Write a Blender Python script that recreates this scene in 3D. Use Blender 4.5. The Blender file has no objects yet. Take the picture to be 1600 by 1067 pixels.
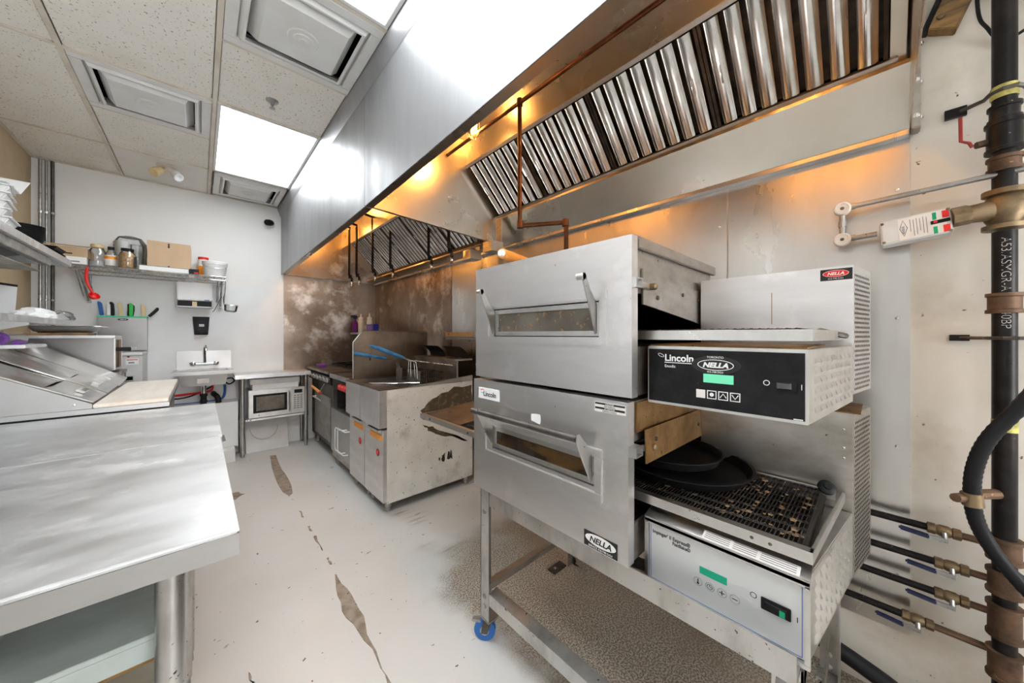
import bpy, bmesh, math, random
from mathutils import Vector, Matrix
random.seed(7)
scn = bpy.context.scene
COL = scn.collection
PI = math.pi

# ---------------------------------------------------------------- camera, world, exposure
cam = bpy.data.cameras.new('camera'); camo = bpy.data.objects.new('camera', cam); COL.objects.link(camo)
cam.sensor_width = 36; cam.lens = 36*527/1600; cam.shift_y = -10.5/1600; cam.clip_start = .02
camo.location = (0, 0, 1.31); camo.rotation_euler = (PI/2, 0, -math.atan(488/527))
scn.camera = camo
w = bpy.data.worlds.new('world'); scn.world = w; w.use_nodes = True
w.node_tree.nodes['Background'].inputs[0].default_value = (.97, .98, 1, 1)
w.node_tree.nodes['Background'].inputs[1].default_value = 6.5
scn.view_settings.view_transform = 'Standard'; scn.view_settings.look = 'None'
scn.view_settings.gamma = 1; scn.view_settings.use_curve_mapping = False
scn.view_settings.exposure = 1.56
TROFFER = 3.5      # emission of the ceiling light lenses
BULB = 6.5         # watts of the hood bulbs

# ---------------------------------------------------------------- mesh helpers
class MB:
    def __init__(s): s.v = []; s.f = []
    def add(s, vs, fs):
        o = len(s.v); s.v += [tuple(p) for p in vs]; s.f += [tuple(i+o for i in f) for f in fs]; return s
    def box(s, x0, x1, y0, y1, z0, z1):
        return s.add([(x0,y0,z0),(x1,y0,z0),(x1,y1,z0),(x0,y1,z0),(x0,y0,z1),(x1,y0,z1),(x1,y1,z1),(x0,y1,z1)],
            [(0,3,2,1),(4,5,6,7),(0,1,5,4),(1,2,6,5),(2,3,7,6),(3,0,4,7)])
    def obox(s, p, u, v, w):
        p=Vector(p);u=Vector(u);v=Vector(v);w=Vector(w)
        return s.add([p,p+u,p+u+v,p+v,p+w,p+u+w,p+u+v+w,p+v+w],[(0,3,2,1),(4,5,6,7),(0,1,5,4),(1,2,6,5),(2,3,7,6),(3,0,4,7)])
    def hexa(s, b, t):
        return s.add(list(b)+list(t),[(0,3,2,1),(4,5,6,7),(0,1,5,4),(1,2,6,5),(2,3,7,6),(3,0,4,7)])
    def face(s, pts): return s.add(pts,[tuple(range(len(pts)))])
    def prism(s, poly, ax, a, b):
        def P(q,c): return {'x':(c,q[0],q[1]),'y':(q[0],c,q[1]),'z':(q[0],q[1],c)}[ax]
        n=len(poly)
        return s.add([P(q,a) for q in poly]+[P(q,b) for q in poly],
            [tuple(range(n)),tuple(range(2*n-1,n-1,-1))]+[(i,(i+1)%n,n+(i+1)%n,n+i) for i in range(n)])
    def tube(s, pts, r, n=10, caps=True, closed=False):
        pts=[Vector(p) for p in pts]; m=len(pts); rs=r if isinstance(r,(list,tuple)) else [r]*m
        vs=[]; prev=None
        for i,p in enumerate(pts):
            if closed: t=(pts[(i+1)%m]-pts[i-1])
            else: t=(pts[min(i+1,m-1)]-pts[max(i-1,0)])
            t.normalize()
            if prev is None:
                a=Vector((0,0,1)) if abs(t.z)<.9 else Vector((1,0,0)); nrm=t.cross(a).normalized()
            else:
                nrm=(prev-t*prev.dot(t)); nrm=nrm.normalized() if nrm.length>1e-6 else t.orthogonal().normalized()
            prev=nrm; b=t.cross(nrm)
            for k in range(n):
                c=2*PI*k/n; vs.append(p+(nrm*math.cos(c)+b*math.sin(c))*rs[i])
        fs=[]
        for i in range(m if closed else m-1):
            j=(i+1)%m
            for k in range(n): fs.append((i*n+k,i*n+(k+1)%n,j*n+(k+1)%n,j*n+k))
        if caps and not closed: fs+= [tuple(range(n-1,-1,-1)),tuple(range((m-1)*n,m*n))]
        return s.add(vs,fs)
    def cyl(s, p0, p1, r, r1=None, n=16): return s.tube([p0,p1],[r,r if r1 is None else r1],n)
    def lathe(s, prof, c=(0,0,0), n=20, ax=(0,0,1), sx=1, sy=1):
        ax=Vector(ax).normalized(); a=Vector((1,0,0)) if abs(ax.x)<.9 else Vector((0,1,0))
        u=(a-ax*a.dot(ax)).normalized(); v=ax.cross(u); c=Vector(c); vs=[]
        for r,z in prof:
            for k in range(n):
                t=2*PI*k/n; vs.append(c+ax*z+u*(r*math.cos(t)*sx)+v*(r*math.sin(t)*sy))
        fs=[]
        for i in range(len(prof)-1):
            for k in range(n): fs.append((i*n+k,i*n+(k+1)%n,(i+1)*n+(k+1)%n,(i+1)*n+k))
        if prof[0][0]>1e-6: fs.append(tuple(range(n-1,-1,-1)))
        if prof[-1][0]>1e-6: fs.append(tuple(range((len(prof)-1)*n,len(prof)*n)))
        return s.add(vs,fs)
    def ring(s, ax, c0, c1, a0, a1, b0, b1, t):   # rectangular frame
        for q in ((a0,a1,b0,b0+t),(a0,a1,b1-t,b1),(a0,a0+t,b0+t,b1-t),(a1-t,a1,b0+t,b1-t)):
            if ax=='x': s.box(c0,c1,q[0],q[1],q[2],q[3])
            elif ax=='y': s.box(q[0],q[1],c0,c1,q[2],q[3])
            else: s.box(q[0],q[1],q[2],q[3],c0,c1)
        return s
    def build(s, name, mat, parent=None, bevel=0, kind=None, label=None, ang=35, seg=2):
        off=Vector(ORG.get(parent.name,(0,0,0))) if parent else Vector((0,0,0))
        me=bpy.data.meshes.new(name); me.from_pydata([Vector(p)-off for p in s.v],[],s.f)
        bm=bmesh.new(); bm.from_mesh(me); bmesh.ops.remove_doubles(bm,verts=bm.verts,dist=1e-6) if False else None
        bmesh.ops.recalc_face_normals(bm,faces=bm.faces)
        if bevel:
            es=[e for e in bm.edges if len(e.link_faces)==2 and e.calc_face_angle(0)>.6]
            bmesh.ops.bevel(bm,geom=es,offset=bevel,segments=seg,affect='EDGES',clamp_overlap=True)
        bm.to_mesh(me); bm.free()
        for p in me.polygons: p.use_smooth=True
        me.set_sharp_from_angle(angle=math.radians(ang))
        me.materials.append(MAT[mat] if isinstance(mat,str) else mat)
        o=bpy.data.objects.new(name,me); COL.objects.link(o)
        if parent: o.parent=parent; ORG[o.name]=tuple(off)
        if kind: o['kind']=kind
        if label: o['label']=label
        return o
ORG={}
def thing(name,label,cat,loc=(0,0,0),group=None):
    o=bpy.data.objects.new(name,None); COL.objects.link(o); o.location=loc; o.empty_display_size=.05
    o['label']=label; o['category']=cat
    if group: o['group']=group
    ORG[o.name]=tuple(loc); return o
def tag(o,label,cat,group=None):
    o['label']=label; o['category']=cat
    if group: o['group']=group
    return o
def struct(o): o['kind']='structure'; return o
def dup(o,parent=None):
    c=o.copy(); COL.objects.link(c); c.parent=parent
    if parent is not None: c.matrix_parent_inverse=o.matrix_parent_inverse.copy()
    for ch in list(o.children): dup(ch,c)
    return c
def text(body,size,pos,right,up,mat,parent,name='lettering',bold=0,depth=.0006,align='LEFT',sx=1,shear=0):
    cu=bpy.data.curves.new('t','FONT'); cu.body=body; cu.size=size; cu.extrude=depth/2; cu.offset=bold; cu.align_x=align; cu.shear=shear
    t=bpy.data.objects.new('t',cu); COL.objects.link(t)
    dg=bpy.context.evaluated_depsgraph_get(); me=bpy.data.meshes.new_from_object(t.evaluated_get(dg))
    bpy.data.objects.remove(t); bpy.data.curves.remove(cu)
    r=Vector(right).normalized(); u=Vector(up).normalized(); n=r.cross(u)
    m=Matrix(((r.x*sx,u.x,n.x,pos[0]),(r.y*sx,u.y,n.y,pos[1]),(r.z*sx,u.z,n.z,pos[2]),(0,0,0,1)))
    off=Vector(ORG.get(parent.name,(0,0,0))); me.transform(Matrix.Translation(-off)@m)
    me.materials.clear(); me.materials.append(MAT[mat]); me.name=name
    o=bpy.data.objects.new(name,me); COL.objects.link(o); o.parent=parent; ORG[o.name]=tuple(off); return o

# ---------------------------------------------------------------- materials
MAT={}
def c4(c): return (c[0],c[1],c[2],1)
def M(name,col,rough=.5,metal=0.,col2=None,sc=5,st=(1,1,1),lo=.4,hi=.65,sp=None,spsc=120,spth=.68,bump=0,bsc=150,bst=None,em=0,rvar=0,
      trans=0,ior=1.45,spec=None,col3=None,sc3=1.5,lo3=.5,hi3=.62,detail=6,coat=0):
    m=bpy.data.materials.new(name); MAT[name]=m; m.use_nodes=True; nt=m.node_tree; N=nt.nodes; L=nt.links
    b=N['Principled BSDF']; b.inputs['Roughness'].default_value=rough; b.inputs['Metallic'].default_value=metal
    b.inputs['Base Color'].default_value=c4(col); b.inputs['IOR'].default_value=ior
    if spec is not None: b.inputs['Specular IOR Level'].default_value=spec
    if coat: b.inputs['Coat Weight'].default_value=coat
    if trans: b.inputs['Transmission Weight'].default_value=trans
    tc=N.new('ShaderNodeTexCoord'); out=None; n1=None
    def noise(scale,stretch,det=6):
        mp=N.new('ShaderNodeMapping'); mp.inputs['Scale'].default_value=stretch; L.new(tc.outputs['Object'],mp.inputs[0])
        n=N.new('ShaderNodeTexNoise'); n.inputs['Scale'].default_value=scale; n.inputs['Detail'].default_value=det; n.inputs['Roughness'].default_value=.62
        L.new(mp.outputs[0],n.inputs['Vector']); return n
    def rng(n,a,bb,c=0,d=1):
        r=N.new('ShaderNodeMapRange'); L.new(n.outputs[0],r.inputs[0]); r.inputs[1].default_value=a; r.inputs[2].default_value=bb
        r.inputs[3].default_value=c; r.inputs[4].default_value=d; return r
    def mix(f,a,bcol):
        x=N.new('ShaderNodeMix'); x.data_type='RGBA'; L.new(f.outputs[0],x.inputs[0])
        if isinstance(a,tuple): x.inputs[6].default_value=c4(a)
        else: L.new(a,x.inputs[6])
        x.inputs[7].default_value=c4(bcol); return x.outputs[2]
    cur=tuple(col)
    if col2: n1=noise(sc,st,detail); cur=mix(rng(n1,lo,hi),cur,col2)
    if col3: cur=mix(rng(noise(sc3,(1,1,1),8),lo3,hi3),cur,col3)
    if sp: cur=mix(rng(noise(spsc,(1,1,1),2),spth,spth+.04),cur,sp)
    if not isinstance(cur,tuple): L.new(cur,b.inputs['Base Color'])
    if rvar:
        n1=n1 or noise(sc,st); r=rng(n1,.3,.7,max(.02,rough-rvar),min(1,rough+rvar)); L.new(r.outputs[0],b.inputs['Roughness'])
    if bump:
        bn=noise(bsc,bst or (1,1,1),3); bp=N.new('ShaderNodeBump'); bp.inputs['Strength'].default_value=bump; bp.inputs['Distance'].default_value=.004
        L.new(bn.outputs[0],bp.inputs['Height']); L.new(bp.outputs[0],b.inputs['Normal'])
    if em: b.inputs['Emission Color'].default_value=c4(col); b.inputs['Emission Strength'].default_value=em
    return m
def glass(name,tint=(1,1,1),refl=.08,rough=.03):
    m=bpy.data.materials.new(name); MAT[name]=m; m.use_nodes=True; nt=m.node_tree; N=nt.nodes; L=nt.links
    for n in list(N):
        if n.type!='OUTPUT_MATERIAL': N.remove(n)
    o=[n for n in N if n.type=='OUTPUT_MATERIAL'][0]; t=N.new('ShaderNodeBsdfTransparent'); t.inputs[0].default_value=c4(tint)
    g=N.new('ShaderNodeBsdfGlossy'); g.inputs['Roughness'].default_value=rough
    lw=N.new('ShaderNodeLayerWeight'); lw.inputs[0].default_value=.25; ad=N.new('ShaderNodeMath'); ad.operation='ADD'; ad.inputs[1].default_value=refl; ad.use_clamp=True
    L.new(lw.outputs[0],ad.inputs[0]); mx=N.new('ShaderNodeMixShader'); L.new(ad.outputs[0],mx.inputs[0]); L.new(t.outputs[0],mx.inputs[1]); L.new(g.outputs[0],mx.inputs[2]); L.new(mx.outputs[0],o.inputs[0])
    return m
# steels
M('steel',(.54,.535,.53),.36,1,(.46,.455,.45),5,(1,1,1),.3,.75,rvar=.08)
M('steel_table',(.80,.81,.815),.42,1,(.70,.71,.715),5,(1,2.2,1),.35,.7,rvar=.10,bump=.03,bsc=30,bst=(1,5,1),sp=(.45,.45,.45),spsc=80,spth=.73,col3=(.90,.905,.91),sc3=7,lo3=.55,hi3=.62)
M('steel_hood',(.35,.355,.365),.44,.66,(.29,.29,.295),2.2,(1,2.2,.6),.35,.7,rvar=.07,bump=.02,bsc=10,bst=(1,1,.4))
M('steel_hood_in',(.62,.585,.53),.28,1,(.54,.48,.39),1.6,(1,1,1),.35,.7,rvar=.03)
M('steel_filter',(.72,.71,.69),.17,1,(.54,.50,.46),9,(1,.6,.6),.4,.7,rvar=.08)
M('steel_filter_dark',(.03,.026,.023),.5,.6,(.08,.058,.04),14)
M('steel_wall',(.62,.605,.585),.31,1,(.54,.52,.49),2.2,(1,2,.7),.35,.7,rvar=.07,bump=.015,bsc=16,bst=(1,3,.4))
M('steel_scorch',(.44,.375,.32),.38,1,(.235,.18,.14),2.0,(1,1,.8),.35,.65,rvar=.10,col3=(.74,.70,.66),sc3=3.4,lo3=.545,hi3=.68)
M('steel_oven',(.80,.785,.78),.38,1,(.68,.66,.655),2.2,(1,1,6),.3,.75,rvar=.07,bump=.03,bsc=40,bst=(1,1,10),col3=(.88,.86,.85),sc3=4.5,lo3=.55,hi3=.7,sp=(.25,.22,.2),spsc=45,spth=.765)
M('steel_side',(.50,.475,.44),.40,1,(.36,.325,.28),6,(1,1,2),.4,.68,rvar=.1,sp=(.12,.09,.06),spsc=45,spth=.72)
M('steel_dark',(.16,.15,.14),.45,.9,(.07,.06,.05),6,(1,1,1),rvar=.1)
M('steel_brown',(.34,.20,.08),.48,.75,(.17,.085,.03),9,(1,1,1),.4,.65,sp=(.05,.03,.02),spsc=60,spth=.66)
M('galv',(.48,.48,.47),.42,.9,(.32,.32,.31),12,(1,1,1),sp=(.12,.11,.10),spsc=60,spth=.67,rvar=.1)
M('alu',(.72,.71,.69),.34,1,(.60,.59,.57),8,(1,1,1),rvar=.08)
M('chrome',(.8,.8,.8),.10,1)
M('leg_steel',(.56,.55,.53),.30,1,(.36,.35,.33),9,(1,1,.5),.45,.7,sp=(.08,.07,.06),spsc=70,spth=.69)
M('white_enamel',(.66,.66,.65),.35,0,(.55,.54,.52),4,(1,1,1),sp=(.28,.24,.2),spsc=60,spth=.72)
M('fryer_side',(.74,.73,.69),.45,.15,(.62,.605,.56),5,(1,1,1),.35,.65,sp=(.08,.07,.05),spsc=42,spth=.675,col3=(.42,.39,.33),sc3=3.4,lo3=.56,hi3=.70)
M('grease',(.085,.065,.035),.5,.2,(.22,.19,.13),22,(1,1,1),.5,.68)
M('black',(.010,.010,.011),.4,0,(.018,.018,.018),30,sp=(.10,.10,.10),spsc=110,spth=.74,spec=.2)
M('black_void',(.004,.004,.004),.9,spec=.1)
M('black_pan',(.006,.006,.0065),.5,0,(.011,.011,.011),40,spec=.22)
M('rubber',(.012,.012,.013),.5,spec=.25)
M('iron_black',(.013,.012,.012),.36,.2,(.028,.024,.022),16,(1,1,1),.45,.7,sp=(.25,.24,.22),spsc=80,spth=.74,spec=.25)
M('iron_rust',(.17,.10,.06),.6,.55,(.06,.04,.028),14,(1,1,1),.4,.65,sp=(.36,.2,.09),spsc=40,spth=.7)
M('brass_old',(.26,.19,.11),.48,.75,(.13,.09,.05),16,(1,1,1),.4,.65)
M('copper_brown',(.16,.065,.03),.3,.8,(.07,.03,.015),12)
M('yellow_tape',(.55,.5,.14),.6,0,(.2,.17,.04),30)
M('wall_white',(.84,.835,.815),.55,0,(.80,.79,.765),1.6,sp=(.45,.42,.38),spsc=22,spth=.765,bump=.03,bsc=40)
M('wall_frp',(.79,.80,.80),.35,0,(.75,.755,.75),3,bump=.05,bsc=90)
M('wall_cream',(.78,.73,.65),.5,0,(.70,.64,.55),2.2,(1,1,.6),sp=(.13,.09,.06),spsc=34,spth=.71,col3=(.55,.47,.38),sc3=1.8,lo3=.54,hi3=.72)
M('wall_tan',(.55,.43,.28),.7,0,(.48,.36,.22),4,col3=(.8,.78,.72),sc3=4,lo3=.66,hi3=.67)
M('tile',(.84,.81,.75),.85,0,(.80,.765,.69),3,sp=(.33,.28,.22),spsc=85,spth=.635,bump=.35,bsc=85,col3=(.70,.62,.5),sc3=1.1,lo3=.58,hi3=.75)
M('tile_smooth',(.80,.79,.76),.6,0,(.74,.71,.66),2)
M('teebar',(.72,.66,.57),.5,0,(.6,.52,.42),5)
M('diffuser',(.76,.765,.75),.45,0,(.70,.69,.66),4)
M('plastic_white',(.82,.82,.81),.4)
M('plastic_grey',(.55,.55,.54),.4)
M('card',(.60,.43,.28),.75,0,(.54,.38,.24),4,(1,1,.3))
M('card_dark',(.40,.27,.16),.75)
M('paper',(.86,.86,.85),.7)
M('board',(.83,.77,.69),.5,0,(.72,.63,.52),2.6,(6,1,1),.4,.75)
M('wood',(.62,.38,.17),.5,0,(.45,.25,.1),8,(1,6,1))
M('wood_dirty',(.30,.17,.06),.6,0,(.08,.05,.02),6,(1,1,6),.42,.62)
M('orange',(1,.36,.03),.4)
M('grey_dark',(.06,.06,.062),.4)
M('splash_steel',(.27,.21,.16),.33,1,(.12,.085,.06),2.2,(1,1,1),.35,.65,rvar=.08)
M('shelf_galv',(.52,.58,.56),.5,.25,(.42,.47,.45),6,(1,3,1),.35,.7,sp=(.08,.08,.07),spsc=50,spth=.72)
M('steel_grey',(.40,.39,.385),.34,1,(.33,.32,.315),4,(1,1,1),.3,.75,rvar=.08)
M('steel_greasy',(.26,.225,.19),.36,.9,(.14,.115,.09),6,(1,1,1),.35,.7,rvar=.1)
M('orange_wood',(.80,.36,.07),.4,0,(.7,.28,.05),8)
M('red',(.75,.02,.015),.4); M('red_dark',(.30,.03,.02),.45)
M('blue',(.02,.13,.42),.4); M('blue_grip',(.06,.27,.55),.4,0,(.03,.16,.36),20); M('navy',(.008,.013,.05),.45,0,(.015,.025,.08),40)
M('purple',(.20,.05,.38),.35); M('purple_liquid',(.14,.02,.22),.2); M('blue_box',(.02,.03,.38),.35)
M('green',(.02,.50,.06),.4); M('green_edge',(.05,.55,.28),.5); M('tan',(.72,.55,.30),.5)
M('lcd_green',(.10,.42,.25),.3,em=.35); M('lcd_dark',(.0,.16,.09),.3,em=.35)
M('ink_white',(.85,.85,.83),.5); M('ink_black',(.015,.015,.015),.5); M('ink_grey',(.25,.25,.25),.6); M('ink_red',(.7,.03,.03),.5); M('ink_blue',(.03,.12,.5),.5); M('ink_green',(.0,.35,.15),.5)
M('panel_silver',(.70,.71,.71),.42,.35,(.64,.64,.64),3)
M('label_white',(.82,.80,.77),.45,0,(.7,.66,.6),5)
M('grain',(.62,.42,.22),.6,0,(.32,.2,.1),60)
M('crumb',(.30,.18,.09),.8,0,(.05,.03,.02),30,(1,1,1),.4,.6)
M('oven_glass',(.02,.013,.008),.15,0,(.13,.065,.02),5,(1,1,3),.45,.75,coat=.5)
M('oven_glass_dirty',(.17,.15,.125),.3,.1,(.07,.058,.045),5,(1,1,1),.35,.65,sp=(.3,.16,.06),spsc=50,spth=.62)
M('belt',(.022,.018,.015),.45,.5,(.30,.22,.15),22,(1,1,1),.55,.74)
M('char',(.008,.007,.006),.8,0,(.05,.035,.025),40,(1,1,1),.5,.7,spec=.1)
M('bulb',(1,.62,.25),.3,em=14)
M('lens',(.93,.97,1.0),.4,em=TROFFER)
glass('clear_glass'); glass('plastic_clear',(.97,.98,.98),.06,.2); glass('hood_jar',(1,.86,.6),.10,.05)
WORN= [[(0.559, 4.46), (0.614, 4.437), (0.591, 4.043), (0.59, 3.636), (0.568, 3.283), (0.532, 3.226), (0.503, 3.439), (0.509, 3.864)], [(0.54, 2.016), (0.551, 1.965), (0.557, 1.796), (0.557, 1.613), (0.534, 1.457), (0.53, 1.311), (0.534, 1.225), (0.517, 1.242), (0.527, 1.368), (0.516, 1.559), (0.496, 1.719), (0.513, 1.895)], [(0.542, 2.92), (0.556, 2.907), (0.553, 2.789), (0.54, 2.802)], [(0.543, 2.644), (0.553, 2.635), (0.551, 2.555), (0.542, 2.563)], [(0.543, 2.484), (0.555, 2.473), (0.55, 2.282), (0.542, 2.306)], [(0.548, 2.188), (0.556, 2.181), (0.552, 2.11), (0.541, 2.12)], [(0.166, 3.625), (0.234, 3.608), (0.266, 3.532), (0.209, 3.467), (0.169, 3.448)], [(0.138, 1.651), (0.144, 1.646), (0.152, 1.589), (0.145, 1.595)]]
# ---------------------------------------------------------------- structure
XL,XR,YB,YF,ZC=-1.05,1.84,4.87,-2.3,2.82
def floor_mat():
    m=bpy.data.materials.new('floor_paint'); MAT['floor_paint']=m; m.use_nodes=True; nt=m.node_tree; N=nt.nodes; L=nt.links; b=N['Principled BSDF']
    tc=N.new('ShaderNodeTexCoord'); sep=N.new('ShaderNodeSeparateXYZ'); L.new(tc.outputs['Object'],sep.inputs[0])
    def noise(s,det=6,st=(1,1,1)):
        mp=N.new('ShaderNodeMapping'); mp.inputs['Scale'].default_value=st; L.new(tc.outputs['Object'],mp.inputs[0])
        n=N.new('ShaderNodeTexNoise'); n.inputs['Scale'].default_value=s; n.inputs['Detail'].default_value=det; L.new(mp.outputs[0],n.inputs['Vector']); return n.outputs[0]
    def mth(op,a,c,cl=False):
        x=N.new('ShaderNodeMath'); x.operation=op; x.use_clamp=cl
        for i,q in enumerate((a,c)):
            if isinstance(q,(int,float)): x.inputs[i].default_value=q
            else: L.new(q,x.inputs[i])
        return x.outputs[0]
    def rg(v,a,c):
        r=N.new('ShaderNodeMapRange'); r.interpolation_type='SMOOTHSTEP'; L.new(v,r.inputs[0]); r.inputs[1].default_value=a; r.inputs[2].default_value=c; return r.outputs[0]
    def mix(f,a,c):
        x=N.new('ShaderNodeMix'); x.data_type='RGBA'; L.new(f,x.inputs[0])
        for i,q in ((6,a),(7,c)):
            if isinstance(q,tuple): x.inputs[i].default_value=c4(q)
            else: L.new(q,x.inputs[i])
        return x.outputs[2]
    paint=mix(rg(noise(1.3),.35,.7),(.60,.595,.575),(.545,.54,.515))
    paint=mix(rg(noise(34,2),.72,.745),paint,(.10,.085,.07))
    paint=mix(rg(noise(9,4,(1,2.6,1)),.70,.72),paint,(.30,.27,.22))
    conc=mix(rg(noise(140,2),.42,.60),(.17,.14,.11),(.44,.385,.31))
    conc=mix(rg(noise(2.2,5),.45,.75),conc,(.22,.17,.12))
    # paint worn off under and behind the ovens
    wob=mth('MULTIPLY',mth('SUBTRACT',noise(3.2,8),.5),.55)
    fx=rg(mth('ADD',sep.outputs[0],wob),.86,1.06)
    fy=rg(mth('ADD',mth('MULTIPLY',sep.outputs[1],-1),wob),-1.95,-1.55)
    mask=mth('MULTIPLY',fx,fy)
    # scraped streaks beside the fryer
    sx=rg(mth('ADD',sep.outputs[0],wob),.98,1.2); sy=rg(mth('ADD',sep.outputs[1],wob),1.5,1.8)
    stk=mth('MULTIPLY',mth('MULTIPLY',sx,sy),mth('MULTIPLY',rg(noise(5,8,(.5,4,1)),.50,.66),rg(noise(1.7,5),.42,.62)))
    col=mix(mask,paint,conc); col=mix(stk,col,(.20,.165,.12))
    L.new(col,b.inputs['Base Color'])
    rr=N.new('ShaderNodeMapRange'); L.new(mask,rr.inputs[0]); rr.inputs[3].default_value=.38; rr.inputs[4].default_value=.85; L.new(rr.outputs[0],b.inputs['Roughness'])
    bp=N.new('ShaderNodeBump'); bp.inputs['Strength'].default_value=.12; bp.inputs['Distance'].default_value=.004; L.new(noise(60,3),bp.inputs['Height']); L.new(bp.outputs[0],b.inputs['Normal'])
floor_mat()
floor=struct(MB().box(XL-.1,XR+.1,YF-.1,YB+.1,-.1,0).build('floor','floor_paint'))
M('worn',(.34,.28,.22),.8,0,(.20,.155,.115),16,(1,1,1),sp=(.05,.04,.03),spsc=40,spth=.66,bump=.5,bsc=60)
def jag(poly,n=3,amp=.006):
    out=[]
    for i,p in enumerate(poly):
        q=poly[(i+1)%len(poly)]
        for k in range(n):
            t=k/n; out.append((p[0]+(q[0]-p[0])*t+random.uniform(-amp,amp),p[1]+(q[1]-p[1])*t+random.uniform(-amp,amp)))
    return out
for poly in WORN:
    MB().prism(jag(poly),'z',.0003,.0022).build('worn_patch','worn',floor)
wr=struct(MB().box(XR,XR+.1,YF,YB,0,2.95).build('wall_right','wall_cream'))
wb=struct(MB().box(XL-.1,XR+.1,YB,YB+.1,0,2.95).build('wall_back','wall_white'))
wl=struct(MB().box(XL-.1,XL,YF,YB,0,2.95).build('wall_left','wall_tan'))
for a,b in ((-2.28,-1.062),(-1.058,.16),(.164,1.382),(1.386,2.604),(2.608,3.95)): MB().box(XL+.0003,XL+.004,a,b,.05,2.40).build('wall_panel','wall_frp',wl,bevel=.001)
wf=struct(MB().box(XL-.1,.50,YF-.1,YF,0,2.95).box(1.75,XR+.1,YF-.1,YF,0,2.95).box(.50,1.75,YF-.1,YF,0,.70).box(.50,1.75,YF-.1,YF,2.05,2.95).build('wall_front','wall_white'))
w2=struct(MB().ring('y',YF-.08,YF-.03,.502,1.748,.702,2.048,.05).box(1.10,1.14,YF-.075,YF-.035,.75,2.0).build('fill_window_1','plastic_white'))  # invented window behind the camera, added to let in fill light
for a,b in ((.552,1.10),(1.14,1.698)): MB().box(a,b,YF-.058,YF-.052,.752,1.998).build('pane','clear_glass',w2)
for y0,y1,z0,z1,m in ((2.862,YB-.006,.02,2.03,'steel_scorch'),(.481,2.856,.25,2.03,'steel_wall'),(-.081,.475,.25,2.03,'steel_wall')):
    p=MB().box(XR-.006,XR-.0005,y0,y1,z0,z1).build('steel_panel',m,wr,bevel=.001)
    for k in range(4):
        zz=z0+.2+(z1-z0-.4)*k/3
        MB().lathe([(.006,0),(.005,.002),(0,.003)],(XR-.006,y0+.03,zz),8,(-1,0,0)).build('screw','chrome',p)
MB().box(.744,XR-.007,YB-.006,YB-.0005,.80,2.03).build('steel_panel','steel_scorch',wb,bevel=.001)
for x0,x1,z0,z1 in ((-.378,.74,.10,1.124),(-.378,.74,1.130,1.85),(XL+.12,-.384,.10,1.85)):
    MB().box(x0,x1,YB-.004,YB-.0003,z0,z1).build('wall_panel','wall_frp',wb,bevel=.001)
bb=struct(MB().box(XL+.005,.74,YB-.014,YB-.0045,.0,.09).build('baseboard_back','wall_frp'))
# ceiling: slab, tee bars, tiles
ceil=struct(MB().box(XL-.1,XR+.1,YF-.1,YB+.1,ZC+.10,ZC+.14).build('ceiling','tile_smooth'))
XG=[XL,-.540,.072,.684]; 
cols=[(XL+.001,-.552,[-2.3,-1.98,-.76,.46,1.68,2.90,4.14,YB],[]),
      (-.528,.060,[-2.3,-1.98,-.76,.46,1.68,2.90,3.50,4.14,YB],[(2.90,3.50),(-1.98,-.76),(.46,1.68)]),
      (.084,.684,[-2.3,-1.98,-.76,.44,1.66,2.27,2.90,4.14,YB],[(.44,1.66),(1.66,2.27),(2.90,4.14),(4.14,YB)])]
for x0,x1,ys,skip in cols:
    for a,b in zip(ys,ys[1:]):
        if any(abs(a-s[0])<.01 for s in skip): continue
        sm=(x0>-.6 and x0<0 and a>4)
        z=random.uniform(0,.003)
        MB().box(x0+.003,x1-.003,a+.008,b-.008,ZC+.004+z,ZC+.022+z).build('ceiling_tile','tile_smooth' if sm else 'tile',ceil,bevel=.002)
    for y in ys[1:-1]:
        MB().box(x0,x1,y-.010,y+.010,ZC-.001,ZC+.006).build('tee_bar','teebar',ceil)
for x in (-.540,.072):
    MB().box(x-.012,x+.012,YF,YB-.002,ZC-.003,ZC+.005).build('tee_bar','teebar',ceil,bevel=.001)
MB().box(XL,XL+.02,YF,YB-.002,ZC-.003,ZC+.003).build('wall_angle','teebar',ceil)
MB().box(XL+.02,.684,YB-.02,YB-.002,ZC-.004,ZC+.003).build('wall_angle','teebar',ceil)
# troffers
def troffer(y0,y1,label,dx=0):
    t=thing('ceiling_light',label,'ceiling light',(.384+dx,(y0+y1)/2,ZC),'recessed ceiling lights')
    MB().ring('z',ZC-.002,ZC+.05,.086+dx,.682+dx,y0+.012,y1-.012,.02).build('frame','diffuser',t,bevel=.002)
    MB().box(.107+dx,.661+dx,y0+.034,y1-.034,ZC+.008,ZC+.012).build('lens','lens',t)
    MB().box(.088+dx,.680+dx,y0+.014,y1-.014,ZC+.051,ZC+.09).build('housing','diffuser',t)
troffer(2.90,4.14,'bright ribbed fluorescent ceiling panel beside the sprinkler tile')
troffer(.44,1.66,'bright fluorescent ceiling panel cut off by the top edge of the picture')
troffer(-1.98,-.76,'added ceiling fill light panel, unseen behind the viewer in the middle column',-.612)  # extra panel added behind the camera to brighten the room
troffer(.46,1.68,'added ceiling fill light panel, unseen above the near work table',-.612)  # extra panel added out of view to brighten the room
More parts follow.
